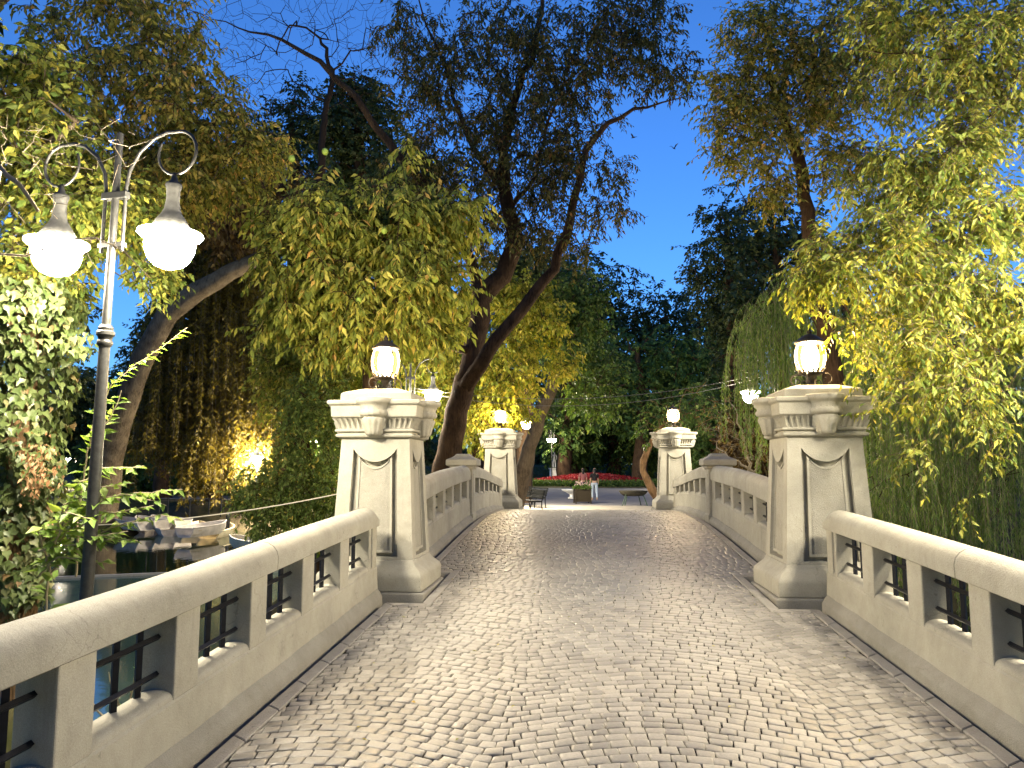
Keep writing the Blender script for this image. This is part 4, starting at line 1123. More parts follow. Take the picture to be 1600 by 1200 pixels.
# ------------------------------------------------------------------ right side
tree('maple_tree', 'slender trunk behind the nearer right pillar with thin gold and green leaves against the sky', 'tree',
  [[(1312,780,13.5,.19),(1302,600,13.5,.17),(1290,510,13.5,.15),(1272,430,13.5,.13),(1263,330,13.5,.12),(1248,250,13.5,.10),(1225,190,13.5,.07),(1200,120,13.5,.04)],
   [(1263,330,13.5,.07),(1300,250,13.4,.05),(1350,180,13.2,.03)],[(1248,250,13.5,.06),(1190,230,13.3,.04),(1130,200,13.2,.02)],[(1225,190,13.5,.04),(1260,100,13.3,.03),(1280,30,13.3,.02)]],
  [(1200,130,13.2,90,80,1.4),(1170,220,13.2,60,60,1.1),(1290,170,13.2,90,80,1.4),(1260,60,13.2,90,60,1.4),(1140,160,13.2,50,50,1),(1330,270,13.0,70,50,1.1),(1210,290,13.2,40,40,.8),(1350,90,13,80,80,1.2),(1180,60,13.2,60,50,1)],
  380, L_['right'], M['bark'], 6, .42, 9, .105, .045, .6, 'oval', 0, .28, .005, .14)
nr = tree('elm_tree', 'near tree whose boughs enter from the right edge with yellow green leaves', 'tree',
  [[(1960,1300,8.6,.26),(1940,900,8.6,.24),(1900,600,8.5,.21),(1860,420,8.4,.17),(1800,250,8.2,.12),(1760,100,8,.08),(1730,-40,8,.045),(1690,-160,8,.012)],
   [(1860,420,8.4,.08),(1700,290,8.1,.065),(1600,262,8,.055),(1500,248,7.9,.04),(1400,228,7.8,.025),(1310,232,7.8,.012)],
   [(1800,250,8.2,.06),(1690,200,8,.05),(1600,190,8,.042),(1500,150,8,.03),(1420,160,7.9,.02),(1340,150,7.9,.01)],
   [(1900,600,8.5,.07),(1720,440,8,.05),(1600,402,7.9,.04),(1520,425,7.8,.03),(1400,452,7.8,.02),(1290,470,7.7,.010)],
   [(1940,900,8.6,.06),(1760,680,8,.045),(1610,612,7.6,.032),(1585,590,7.5,.025),(1560,565,7.5,.016),(1530,548,7.4,.01)],
   [(1860,420,8.4,.05),(1720,300,8,.04),(1560,300,7.9,.022),(1440,330,7.8,.012)]],
  [(1480,90,8.1,130,80,1.0),(1540,190,8,80,70,.8),(1420,270,7.9,120,60,.8),(1500,350,7.9,110,60,.8),(1360,400,7.8,90,60,.7),(1290,420,7.8,50,50,.6),(1480,450,7.8,110,50,.7),(1560,500,7.7,60,70,.6,3000),
   (1450,550,7.6,110,40,.6,2600),(1510,610,7.5,80,45,.5,1500),(1420,620,7.6,50,40,.4,800),(1350,510,7.8,60,30,.5,1000),(1570,690,7.4,40,50,.4,500),(1410,690,7.7,40,40,.4,300),(1535,780,7.4,22,60,.3,250),(1590,60,8,60,80,.8),(1395,20,8,80,40,.7)],
  560, L_['near_right'], M['bark'], 6, .36, 10, .086, .033, .75, 'oval', 300, .22, .0035, .14, twigm=M['bark_grey'])

# weeping willow hanging behind the right parapet
def willow(name, label, trunk, caps, nst, mat, L0=.12, W0=.014, gap=.030, tpl='slim', bark='bark', hz=.42):
    b = at(*trunk[0][:3]); root = empty(name, tuple(b), 0, label, 'tree')
    skel = [[(at(u, v, d), r) for u, v, d, r in trunk]]
    gz = float(ground_z(np.array([[b.x, b.y]]))[0])
    if b.z > gz-.1: skel[0].insert(0, (Vector((b.x, b.y, gz-.25)), trunk[0][3]*1.1))
    tops = []; P, A, Nn, Ls = [], [], [], []; SV = []
    for _ in range(nst):
        c = caps[RS.choice(len(caps), p=np.array([q[7] for q in caps])/sum(q[7] for q in caps))]
        u = RS.uniform(c[0], c[1]); f = (u-c[0])/(c[1]-c[0]); v = c[2]+(c[3]-c[2])*f-c[4]*math.sin(f*math.pi)+RS.normal(0, 14)
        d = c[5]+RS.normal(0, c[6]); top = np.array(at(u, v, d)); vb = RS.uniform(*c[8]); ln = max(.5, (vb-v)*d/FOC*RS.uniform(.55, 1.02))
        tops.append(top); p = top.copy(); dr = np.array([RS.normal(0,.5), RS.normal(0,.5), .1]); k = int(ln/.12); pts = [p.copy()]; ph = RS.uniform(0, 6)
        for s_ in range(k):
            dr = dr*.80+np.array([.02*math.sin(s_*.5+ph), .02*math.cos(s_*.4+ph), -.26]); q = dr/np.linalg.norm(dr); p = p+q*.12; pts.append(p.copy())
        pts = np.array(pts); seg = len(pts)-1; m_ = int(ln/gap)
        t = np.sort(RS.rand(m_))*seg; i = t.astype(int).clip(0, seg-1); pos = pts[i]+(pts[i+1]-pts[i])*(t-i)[:, None]
        a = RS.uniform(0, 6.28, m_); A.append(np.column_stack([np.cos(a)*hz, np.sin(a)*hz, -np.ones(m_)])); P.append(pos)
        Nn.append(RS.normal(0, 1, (m_, 3))); Ls.append(L0*RS.uniform(.6, 1.2, m_)); SV.append(pts)
    tops = np.array(tops); X, par, r, ch, tp = grow(skel, tops[RS.permutation(len(tops))[:160]], .4, .008, .15)
    branch_mesh(X, par, r, ch, 'trunk', M[bark], root)
    mb = MB()
    V, F = [], []
    for pts in SV:
        k = len(pts); b0 = len(V)
        for q in pts: V += [q+np.array([.003,0,0]), q+np.array([-.0015,.0026,0]), q+np.array([-.0015,-.0026,0])]
        for j in range(k-1):
            for q in range(3): F.append((b0+j*3+q, b0+j*3+(q+1)%3, b0+j*3+3+(q+1)%3, b0+j*3+3+q))
    tag(link_mesh('hanging_shoots', np_mesh('hanging_shoots', np.array(V)-np.array(root.location), np.array(F)), M['twig_pale'], root), kind='stuff')
    P = np.concatenate(P); A = np.concatenate(A); Nn = np.concatenate(Nn); Ls = np.concatenate(Ls)
    foliage(root, P, A, Nn, Ls, Ls*W0/L0, tpl, mat, 0); return root
willow('weeping_willow', 'weeping willow with long green curtains behind the nearer right pillar and parapet',
  [(1470,900,17,.30),(1480,700,17,.26),(1450,520,17,.22),(1400,420,17,.18)],
  [(1155,1300,520,450,40,15.8,.7,1.3,(640,760)),(1165,1235,520,470,10,16.5,.5,.35,(620,700)),(1300,1480,520,500,40,16.2,1.0,1.6,(800,1000)),(1370,1640,620,560,50,15,1.0,1.9,(850,1060)),(1330,1640,760,740,10,14.2,.7,1.0,(930,1080)),(1180,1300,640,640,10,17,.6,.4,(700,800))],
  900, L_['willow'])

# bare, brown-leaved bush between the far right post and the pillar
tree('thorn_bush', 'bare twiggy bush with some brown leaves behind the middle right post', 'bush',
  [[(1175,760,17.5,.04),(1165,700,17.5,.03),(1150,640,17.4,.015)],[(1180,740,17.5,.03),(1120,700,17.5,.015)],[(1178,750,17.5,.03),(1190,690,17.3,.02),(1180,620,17.3,.008)]],
  [(1150,690,17.4,45,45,.6),(1185,700,17.3,30,40,.5),(1130,660,17.4,40,40,.5)], 110, L_['brown'], M['twig_pale'], 2, .2, 4, .06, .03, .2, 'oval', 0, .15, .003, .2, twigm=M['twig_pale'])

# ------------------------------------------------------------------ left shrubs, cypress
for args in [('arching_shrub', 'green arching shrub with small leaves directly left of the nearer left pillar',
    [[(500,860,15.5,.06),(490,760,15.5,.05),(480,690,15.4,.03)],[(498,850,15.5,.05),(440,770,15.3,.03)],[(500,840,15.5,.04),(520,740,15.4,.03),(500,620,15.3,.015)]],
    [(470,740,15.2,80,80,1.0),(500,660,15.2,60,80,.9),(430,800,15,60,50,.8),(400,760,15,40,40,.7),(510,790,15.2,40,70,.8)], 520, L_['shrub'], 4, .34, 9, .09, .04, .6),
   ('tall_shrub', 'tall yellow leaved shrub between the shaded cypress and the nearer left pillar',
    [[(520,840,17.5,.09),(515,700,17.5,.07),(500,580,17.4,.04)],[(515,700,17.5,.05),(460,620,17.4,.03)]],
    [(490,560,17.2,60,60,1.1),(520,620,17.2,60,60,1.0),(450,600,17.2,50,60,1.0),(540,560,17.2,40,50,.9),(440,540,17.2,40,40,.8)], 420, L_['maclura'], 4, .36, 8, .13, .055, .7)]:
    tree(args[0], args[1], 'shrub', args[2], args[3], args[4], args[5], M['bark'], args[6], args[7], args[8], args[9], args[10], args[11], 'oval', 0, .25, .004, .15)
willow('bald_cypress', 'feathery brown and gold cypress beyond the pond, its foot lit bright yellow by a lamp',
  [(330,800,40,.38),(335,700,40,.34),(340,500,40,.27),(345,320,40,.14)],
  [(215,440,520,420,60,39,1.6,1.5,(600,740)),(200,450,640,600,40,38,1.4,1.5,(700,790)),(250,420,420,380,40,40,1.6,1.2,(500,600)),(230,440,580,540,60,38.5,1.6,1.2,(640,720)),(290,410,690,670,20,36,1.0,1.0,(760,815)),(240,420,330,330,30,40,1.6,1.0,(400,500))],
  1500, L_['cypress'], .30, .11, .085, 'tuft', hz=1.1)

# ------------------------------------------------------------------ yellow lit trees beyond the bridge
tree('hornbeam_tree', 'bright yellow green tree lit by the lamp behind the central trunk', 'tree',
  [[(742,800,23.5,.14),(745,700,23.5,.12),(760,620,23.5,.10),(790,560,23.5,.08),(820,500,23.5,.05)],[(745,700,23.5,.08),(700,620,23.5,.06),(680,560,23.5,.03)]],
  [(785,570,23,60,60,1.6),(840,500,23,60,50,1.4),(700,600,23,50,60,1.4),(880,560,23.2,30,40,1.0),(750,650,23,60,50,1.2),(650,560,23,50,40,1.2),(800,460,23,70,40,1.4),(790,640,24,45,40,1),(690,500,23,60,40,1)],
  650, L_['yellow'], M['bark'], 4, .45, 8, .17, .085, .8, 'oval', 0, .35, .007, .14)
tree('crooked_tree', 'crooked ivy-spotted tree leaning beside the farther left pillar', 'tree',
  [[(800,800,28,.36),(815,740,28,.32),(826,700,28,.25),(842,650,28,.24),(862,610,28,.22),(868,575,28,.20),(885,540,28,.14),(905,500,28,.09)],[(868,575,28,.12),(850,560,28,.10),(842,545,28,.05)]],
  [(890,520,28,60,60,2),(930,600,28.5,50,60,2),(900,460,28,60,50,2),(850,520,28,40,40,1.5)], 380, L_['mid'], M['bark_grey'], 4, .5, 8, .19, .095, .6, 'oval', 0, .4, .008, .14)
tree('leaning_stump', 'crooked bare trunk leaning against the farther right pillar', 'tree',
  [[(1040,805,27,.16),(1028,778,27,.17),(1012,752,27,.14),(1004,735,27,.11),(1005,720,27,.12),(1014,700,27,.09),(1030,670,27,.06)]],
  [(1040,660,27,50,40,1.3),(1080,640,27,50,50,1.3)], 90, L_['mid'], M['bark_root'], 3, .4, 7, .14, .07, .6, 'oval', 0, .3, .008, .12)

# dark and green trees all round the park
def park_tree(u, vt, vb, d, ru, leaf, label, seed=0, n=150, base=None, L0=None, tw=4):
    rv = (vb-vt)/2; vc = (vt+vb)/2; vg = 600+ (732-600) + FOC*(1.72-0.0)/d if base is None else base
    k = max(3, int((ru*2)/ (rv*2)*3)+2); bl = []
    for i in range(7):
        a = i/7*6.28+seed; bl.append((u+math.cos(a)*ru*.55, vc+math.sin(a)*rv*.55, d+math.sin(a*2+seed)*1.0, ru*.45, rv*.42, ru*.4*d/FOC))
    bl.append((u, vc, d, ru*.5, rv*.5, ru*.5*d/FOC))
    sz = L0 or max(.2, d*.0068)
    return tree('park_tree', label, 'tree', [[(u+seed%3*4-4, vg+6, d, .012*d*.9), (u, (vg+vb)/2, d, .0095*d), (u+6, vb-rv*.3, d, .008*d), (u, vc, d, .006*d), (u-5, vt+rv*.5, d, .003*d)]],
        bl, n, leaf, M['bark'], tw, sz*3.0, 9, sz, sz*.62, .6, 'tuft' if d > 38 else 'oval', 0, max(.4, d*.02), .0005*d, .15, 'trees of the park beyond the bridge', False)
bgs = [
 (1215,285,560,38,95,'dark','dark rounded tree in silhouette left of the golden leaves at the right'),
 (1130,395,690,84,80,'dark','dark tree under the patch of open sky'),
 (1045,425,700,94,75,'dark','dark tree right of centre standing under the open sky'),
 (960,400,690,92,80,'dark','dark crown directly above the flower bed'),
 (905,365,640,90,60,'dark','dark tree showing right of the central trunk'),
 (1310,420,700,30,80,'dark','dark tree hidden in the willow shade'),
 (1440,380,760,32,110,'dark','dark tree standing behind the willow curtain'),
 (1570,400,800,30,100,'dark','dark tree at the right edge behind the willow'),
 (955,560,748,88,75,'mid','green lit tree above the left end of the flower bed'),
 (1045,590,750,88,70,'mid','green lit tree above the right end of the flower bed'),
 (890,600,742,86,50,'mid','green lit tree behind the statue'),
 (1110,600,760,40,60,'mid','green tree behind the farther right lantern'),
 (460,120,380,44,90,'dark','dark feathery tree against the sky at upper left'),
 (560,230,420,46,90,'dark','dark tree between the bare branches and the central trunk'),
 (640,200,440,48,60,'dark','dark tree in silhouette directly left of the central trunk'),
 (330,260,560,40,90,'dark','dark tree top above the cypress'),
 (250,470,740,44,90,'dark','dark tree behind the leaning brown trunk'),
 (130,560,745,48,60,'dark','dark tree across the pond at the left'),
 (440,420,720,40,80,'brown','brown shaded tree between the cypress and the shrubs'),
 (560,520,760,34,80,'mid','green tree glimpsed left of the nearer left pillar'),
 (700,420,720,36,80,'mid','green tree behind the central trunk'),
 (820,360,560,38,80,'dark','dark tree top right of the twisting trunk'),
 (60,300,700,30,90,'dark','dark tree at the left edge behind the ivy'),
 (1180,620,770,34,60,'brown','brown leaved tree behind the bare bush'),
 (1000,500,700,75,110,'mid','distant green tree closing the view above the lawn'),
 (880,500,710,78,100,'mid','distant green tree closing the view behind the statue'),
 (1120,500,710,76,110,'mid','distant green tree closing the view at the right of the lawn'),
 (760,500,720,70,110,'dark','distant dark tree seen between the left pillars'),
 (400,540,740,66,120,'dark','distant dark tree beyond the cypress'),
 (200,560,750,70,120,'dark','distant dark tree beyond the pond at the left'),
 (620,480,740,68,110,'dark','distant dark tree behind the shrubs at left centre'),
 (1300,520,760,64,120,'dark','distant dark tree behind the nearer right pillar'),
 (1500,520,780,60,130,'dark','distant dark tree beyond the willow'),
 (210,655,796,47.5,90,'mid','low green bush beyond the shore path left of the cypress'),
 (345,690,794,49,70,'mid','low green bush beyond the shore path behind the cypress'),
 (470,680,800,45,70,'mid','low green bush behind the arching shrub'),
 (1140,262,600,42,75,'dark','dark tree whose ragged edge borders the patch of open sky on its right'),
 (560,90,330,30,70,'dark','dark leafy tree top against the sky, between the bare twigs and the tall twisting tree'),
]
for i, (u, vt, vb, d, ru, lf, lab) in enumerate(bgs):
    park_tree(u, vt, vb, d, ru, L_[lf], lab, i*1.3, 260 if d < 60 else 220)
# the park goes on behind the photographer and to both sides
side_src = park_tree(1440, 200, 760, 30, 200, L_['dark'], 'tall dark tree standing outside the view beside the approach to the bridge', 2.2, 300, None, .34)
bx0 = Vector(side_src.location)
for i, (x, y, rz) in enumerate([(-9,-8,0),(-3,-14,2),(5,-13,1),(10,-6,3),(12,3,5),(-13,0,4),(-14,9,1.5),(15,11,2.6),(0,-22,.6),(-17,-14,2),(16,-16,4.4)]):
    o = side_src if i == 0 else copy_tree(side_src)
    o.location = (x, y, -1.0 if abs(x) > 3.2 and y > -9 else 0); o.rotation_euler.z = rz; o['group'] = 'park trees round the approach, outside the view'

# ------------------------------------------------------------------ things on the pond and along the shore
def rowboat(loc, rz, mat, label, L=3.0, Wd=1.10, tilt=0.0):
    root = empty('rowing_boat', loc, rz, label, 'boat', 'rowing boats moored on the pond')
    n = 15; V = []; F = []
    def ring(x, inset, dz):
        t = (x+L/2)/L; w_ = Wd/2*(1-max(0, (t-.45)/.55)**2.2)*(.82+.18*min(1, t/.3)); w_ = max(.03, w_-inset)
        sh = .37+.12*t**2; b = .02+.22*max(0, t-.75)/.25*.9
        return [(x, -w_, sh+dz), (x, -w_*.93, sh*.6), (x, -w_*.62, b+inset), (x, 0, b+inset), (x, w_*.62, b+inset), (x, w_*.93, sh*.6), (x, w_, sh+dz)]
    for ins in (0, .035):
        for i in range(n): V += ring(-L/2+L*i/(n-1), ins, 0)
    for q in (0, 1):
        for i in range(n-1):
            for k in range(6): a = q*n*7+i*7+k; F.append((a, a+7, a+8, a+1))
    for i in range(n-1):
        for k in (0, 6): a = i*7+k; F.append((a, a+7, n*7+a+7, n*7+a))
    F += [tuple(range(7)), tuple(n*7+k for k in range(7))[::-1]]
    mb = MB(); mb.add(V, F); mb.build('hull', mat, root, 45)
    mb = MB(); 
    for s in (-1, 1):
        mb.tube([(p[0], s*abs(p[1]), p[2]+.012) for p in [ring(-L/2+L*i/(n-1), 0, 0)[6] for i in range(n)]], .028, 6)
    mb.build('gunwale', mat, root, 60)
    for x in (-.85, .15): 
        mb = MB(); mb.box(x-.12, x+.12, -Wd*.44, Wd*.44, .25, .28); mb.build('seat', M['boat_in'], root)
    mb = MB(); mb.add([(-L/2+.1,-.4,.12),(L*.3,-.35,.14),(L*.3,.35,.14),(-L/2+.1,.4,.12)], [(0,1,2,3)]); mb.build('floorboard', M['boat_in'], root)
    root.rotation_euler.y = tilt; return root
def wpt(u, v, z=WATER_Z): return on_z(u, v, z)
for (u, v, rz, mt, lab, z) in [
   (262, 834, R(126), 'boat_grey', 'weathered white rowing boat, leftmost of the three floating in front', WATER_Z-.09),
   (306, 833, R(112), 'boat_white', 'white rowing boat floating between two others', WATER_Z-.09),
   (342, 837, R(100), 'boat_white', 'cream rowing boat, rightmost of the three floating in front', WATER_Z-.09),
   (352, 822, R(75), 'boat_grey', 'weathered rowing boat lying behind the cream one', WATER_Z-.09),
   (400, 858, R(150), 'boat_white', 'cream rowing boat bow poking out under the arching shrub', WATER_Z-.09)]:
    p = wpt(u, v); rowboat((p.x, p.y, z), rz, M[mt], lab)
for (u, v, rz, lab) in [(205, 803, R(150), 'grey rowing boat pulled up on the shore, leftmost behind the lamp post'), (235, 802, R(145), 'grey rowing boat pulled up on the shore, second from the lamp post'), (262, 801, R(150), 'pale rowing boat pulled up on the shore near the cypress'), (322, 810, R(80), 'upside look rowing boat beached under the cypress')]:
    p = on_z(u, v, -.25); z = float(ground_z(np.array([[p.x, p.y]]))[0]); rowboat((p.x, p.y, max(z, -.9)), rz, M['boat_grey'], lab.replace('upside look ', 'low '), 2.5, 1.0)
# edging rocks
ROCKL = ['edging stone right of the ivy leaves and left of the lamp post', 'edging stone on the far shore directly right of the lamp post', 'edging stone midway between the lamp post and the leftmost floating boat',
  'edging stone touching the water left of the leftmost floating boat', 'edging stone on the far shore hidden behind the lamp post', 'edging stone on the far shore behind the ivy sapling leaves', 'edging stone behind the leftmost floating boat',
  'edging stone right of the mooring post', 'edging stone between the mooring post and the arching shrub', 'edging stone half under the arching shrub']
for i, (u, v, w_) in enumerate([(160,822,1.2),(184,820,1.5),(212,822,1.4),(240,818,1.1),(136,822,1.3),(110,822,1.2),(290,815,1.0),(372,815,1.0),(400,818,1.1),(425,822,1.0)]):
    p = on_z(u, v, -.95); mb = MB(); bm = bmesh.new(); bmesh.ops.create_cube(bm, size=1); bmesh.ops.subdivide_edges(bm, edges=bm.edges, cuts=2, use_grid_fill=True)
    for q in bm.verts: q.co = Vector((q.co.x*w_, q.co.y*.9, q.co.z*.42)) + Vector(RS.normal(0, .035, 3))
    me = bpy.data.meshes.new('shore_rock'); bm.to_mesh(me); bm.free()
    o = link_mesh('shore_rock', me, M['rock']); o.location = (p.x, p.y, -.95); o.rotation_euler.z = R(RS.uniform(-15, 15)); bevel(o, .05, 2)
    tag(o, ROCKL[i], 'rock', 'stone edging of the pond')
# low railing on the far shore
rr_ = empty('shore_railing', tuple(on_z(228, 797, -.1)), 0, 'low dark railing of thin posts on the far shore by the cypress', 'railing'); RL = Vector(rr_.location)
pr_ = [on_z(u, v, -.1) for u, v in [(232,799),(248,799),(262,797),(296,800),(326,799),(345,800)]]
for p in pr_:
    mb = MB(); mb.tube([tuple(p-RL-Vector((0,0,.2))), tuple(p-RL+Vector((0,0,.55)))], .028, 6); mb.build('post', M['iron'], rr_)
for i in range(3, 5):
    mb = MB(); mb.tube([tuple(pr_[i]-RL+Vector((0,0,.52))), tuple(pr_[i+1]-RL+Vector((0,0,.52)))], .02, 6); mb.build('rail', M['iron'], rr_)
p = on_z(355, 833, WATER_Z); mb = MB(); mb.tube([(0,0,-1),(0,0,.2),(0,0,.75),(0,0,.82)], [.09,.09,.08,.04], 10)
o = mb.build('mooring_post', M['iron']); o.location = p; tag(o, 'dark mooring post standing in the water behind the cream boat', 'post')
# rope and cables
def cable(name, label, a, b, sag, r, mat):
    pts = [a.lerp(b, t)-Vector((0, 0, sag*4*t*(1-t))) for t in np.linspace(0, 1, 28)]
    mb = MB(); mb.tube([tuple(p-a) for p in pts], r, 5); o = mb.build(name, mat, None, 60); o.location = a; tag(o, label, 'cable'); return o
cable('rope', 'pale rope strung low over the pond from the left bank to the nearer left pillar', at(60,823,11), at(545,768,11.6), .12, .008, M['rope'])
cable('cable', 'upper of two thin cables sagging across the view behind the bridge', at(1206,580,19.9), at(643,606,19.9), .48, .006, M['wire'])
cable('cable', 'lower of two thin cables sagging across the view behind the bridge', at(1206,584,19.9), at(643,610,19.9), .60, .007, M['wire'])
mb = MB(); mb.tube([(0,0,-.5),(0,0,3.9)], [.07,.05], 8); mb.tube([(0,0,3.9),(.02,0,4.05)], .03, 6)

# ------------------------------------------------------------------ beyond the bridge
def bench(loc, rz, label):
    root = empty('park_bench', loc, rz, label, 'bench', 'black park benches left of the path')
    for s in (-.75, .75):
        mb = MB(); mb.tube([(s,-.30,0),(s,-.26,.2),(s,-.20,.42)], .022, 6); mb.tube([(s,.24,0),(s,.20,.22),(s,.20,.43),(s,.30,.85)], .022, 6)
        mb.tube([(s,-.24,.43),(s,.22,.43)], .02, 6); mb.tube([(s,-.24,.43),(s,-.28,.60),(s,-.18,.66),(s,.24,.64)], .018, 6); mb.build('iron_side', M['bench'], root, 50)
    for k in range(5):
        mb = MB(); mb.box(-.85,.85,-.24+k*.09,-.17+k*.09,.44,.465); mb.build('seat_slat', M['bench'], root)
    for k in range(4):
        y = .215+.027*k; z = .52+k*.09; mb = MB(); mb.box(-.85,.85,y,y+.022,z,z+.065); mb.build('back_slat', M['bench'], root)
    return root
for u, v, d, lab in [(829,776,30,'black park bench nearest the farther left pillar'), (836,770,33.5,'black park bench just beyond the first'), (817,766,35.5,'black park bench farthest from the bridge, half hidden by the pillar')]:
    p = at(u, v, d); bench((p.x, p.y, 0), R(-68), lab)
# wooden planter
p = on_z(910, 786.5, 0.0)
pl = empty('flower_planter', (p.x, p.y, 0), R(8), 'square brown wooden planter with leafy flowers in the middle of the path', 'planter')
mb = MB(); mb.levels([(.33,.33,.10),(.37,.37,.66)]); mb.build('box', M['wood'], pl)
for k in range(4):
    ca, sa = math.cos(k*math.pi/2), math.sin(k*math.pi/2); Mx = Matrix(((ca,-sa,0,0),(sa,ca,0,0),(0,0,1,0),(0,0,0,1)))
    mb = MB(); mb.box(.33,.39,-.39,-.33,0,.70,Mx); mb.build('corner_post', M['wood'], pl)
    mb = MB(); mb.box(-.33,.33,-.385,-.355,.64,.71,Mx); mb.box(-.33,.33,-.375,-.34,.08,.15,Mx); mb.build('rim', M['wood'], pl)
n_ = 700; a = RS.uniform(0, 6.28, n_); rr = .42*np.sqrt(RS.rand(n_)); h = .70+RS.rand(n_)*.28*(1-rr/.55)
P = np.column_stack([p.x+rr*np.cos(a), p.y+rr*np.sin(a), h]); A = np.column_stack([np.cos(a), np.sin(a), RS.normal(.3,.6,n_)]); L = RS.uniform(.06,.12,n_)
foliage(pl, P, A, RS.normal(0,1,(n_,3))+[0,0,1], L, L*.6, 'oval', L_['mid'])
n_ = 60; a = RS.uniform(0, 6.28, n_); rr = .38*np.sqrt(RS.rand(n_)); P = np.column_stack([p.x+rr*np.cos(a), p.y+rr*np.sin(a), .85+RS.rand(n_)*.16])
foliage(pl, P, RS.normal(0,1,(n_,3))+[0,0,.5], RS.normal(0,1,(n_,3)), np.full(n_,.07), np.full(n_,.07), 'oval', leaf_mat('pale_petal', [(0,(.5,.3,.4)),(1,(.7,.6,.5))]), 0, 'leaf', 'blossom')
# stone bowl behind the planter
p2 = on_z(893, 779, 0); mb = MB(); mb.lathe([(.20,0),(.22,.05),(.10,.10),(.10,.22),(.30,.34),(.50,.42),(.56,.48),(.54,.52),(.48,.50),(.2,.46),(.02,.45)], 24)
o = mb.build('stone_bowl', M['white'], None, 50); o.location = (p2.x, p2.y, 0); tag(o, 'low pale stone bowl on the path behind the wooden planter', 'bowl')
# green-legged trough at the right
M['trough'] = plain('weathered_trough', (.06,.055,.04), .8, .2, 0, 8, .3)
p3 = on_z(990, 790, 0); tb = empty('oval_trough', (p3.x, p3.y, 0), R(10), 'low oval trough standing on thin green legs left of the crooked trunk', 'trough')
mb = MB(); mb.lathe([(.05,.42),(.42,.44),(.55,.55),(.62,.66),(.60,.68),(.50,.60),(.05,.56)], 24); o = mb.build('bowl', M['trough'], tb, 50); o.scale = (1.1, .6, 1)
M['green'] = plain('green_paint', (.05,.09,.05), .5, .3)
for x, y in ((-.5,-.2),(.5,-.2),(-.3,.2),(.35,.2)):
    mb = MB(); mb.tube([(x*1.15,y*1.2,0),(x*.8,y,.5)], .022, 6); mb.build('leg', M['green'], tb)

# flower bed: a raised oval, hedge rim, red flowers
bc = at(925, 760, 76); bx, by = bc.x, bc.y; RX, RY = 6.1, 5.0
def bed_z(x, y):
    q = np.sqrt(((x-bx)/RX)**2+((y-by)/RY)**2); return .30+.75*np.clip(1-q, 0, 1)**.8
mb = MB(); V = []; F = []; nr_, na = 8, 48
for i in range(nr_+1):
    for k in range(na):
        q = i/nr_; a = 2*math.pi*k/na; x = bx+RX*q*math.cos(a); y = by+RY*q*math.sin(a); V.append((x-bx, y-by, float(bed_z(x, y))))
for k in range(na): V.append((RX*math.cos(2*math.pi*k/na), RY*math.sin(2*math.pi*k/na), -.1))
for i in range(nr_+1):
    for k in range(na): j = (k+1) % na; F.append((i*na+k, i*na+j, (i+1)*na+j, (i+1)*na+k))
fb = empty('flower_bed', (bx, by, 0), 0, 'raised oval flower bed of red flowers inside a low dark hedge', 'flower bed')
mb.add(V, F); mb.build('soil', M['gutter'], fb, 60)
n_ = 16000; a = RS.uniform(0, 6.28, n_); q = np.sqrt(RS.rand(n_))*.93; x = bx+RX*q*np.cos(a); y = by+RY*q*np.sin(a)
P = np.column_stack([x, y, bed_z(x, y)+.04+RS.rand(n_)*.12]); L = RS.uniform(.10,.18,n_)
foliage(fb, P, RS.normal(0,1,(n_,3)), RS.normal(0,.6,(n_,3))+[0,-.6,1], L, L, 'slim', L_['red'], 0, 'leaf', 'red_flowers')
n_ = 16000; a = RS.uniform(0, 6.28, n_); q = 1+RS.rand(n_)*.14; P = np.column_stack([bx+RX*q*np.cos(a), by+RY*q*np.sin(a), RS.uniform(0,.55,n_)]); L = RS.uniform(.10,.2,n_)
foliage(fb, P, RS.normal(0,1,(n_,3)), RS.normal(0,1,(n_,3)), L, L*.6, 'slim', L_['mid'], 0, 'leaf', 'hedge')
# grass around
def grass(name, cx, cy, rx, ry, n_, h):
    a = RS.uniform(0, 6.28, n_); q = np.sqrt(RS.rand(n_)); x = cx+rx*q*np.cos(a); y = cy+ry*q*np.sin(a); gz = ground_z(np.column_stack([x, y]))
    ok = gz > -1.0; x, y, gz = x[ok], y[ok], gz[ok]; k = len(x)
    V, F, rn = leaves_np(np.column_stack([x, y, gz-.01]), np.column_stack([RS.normal(0,.35,k), RS.normal(0,.35,k), np.ones(k)]), RS.normal(0,1,(k,3)), h*RS.uniform(.5,1.2,k), np.full(k, h*.12), 'slim')
    tag(link_mesh(name, np_mesh(name, V, F, rn), L_['grass']), kind='stuff')
grass('grass', 7.5, 33, 4.2, 7, 26000, .12); grass('grass', -6.3, 33, 3.0, 7, 20000, .12)
grass('grass', 0, 100, 30, 16, 26000, .35)

# statue
p4 = on_z(866, 752, .3) if False else at(866, 749, 80)
st = empty('white_statue', (p4.x, p4.y, 0), R(15), 'white statue on a tall pedestal at the left end of the flower bed', 'statue')
mb = MB(); mb.levels([(.55,.55,0),(.55,.55,.25),(.42,.42,.32),(.40,.40,1.5),(.50,.50,1.58),(.50,.50,1.68)]); bevel(mb.build('pedestal', M['white'], st), .02)

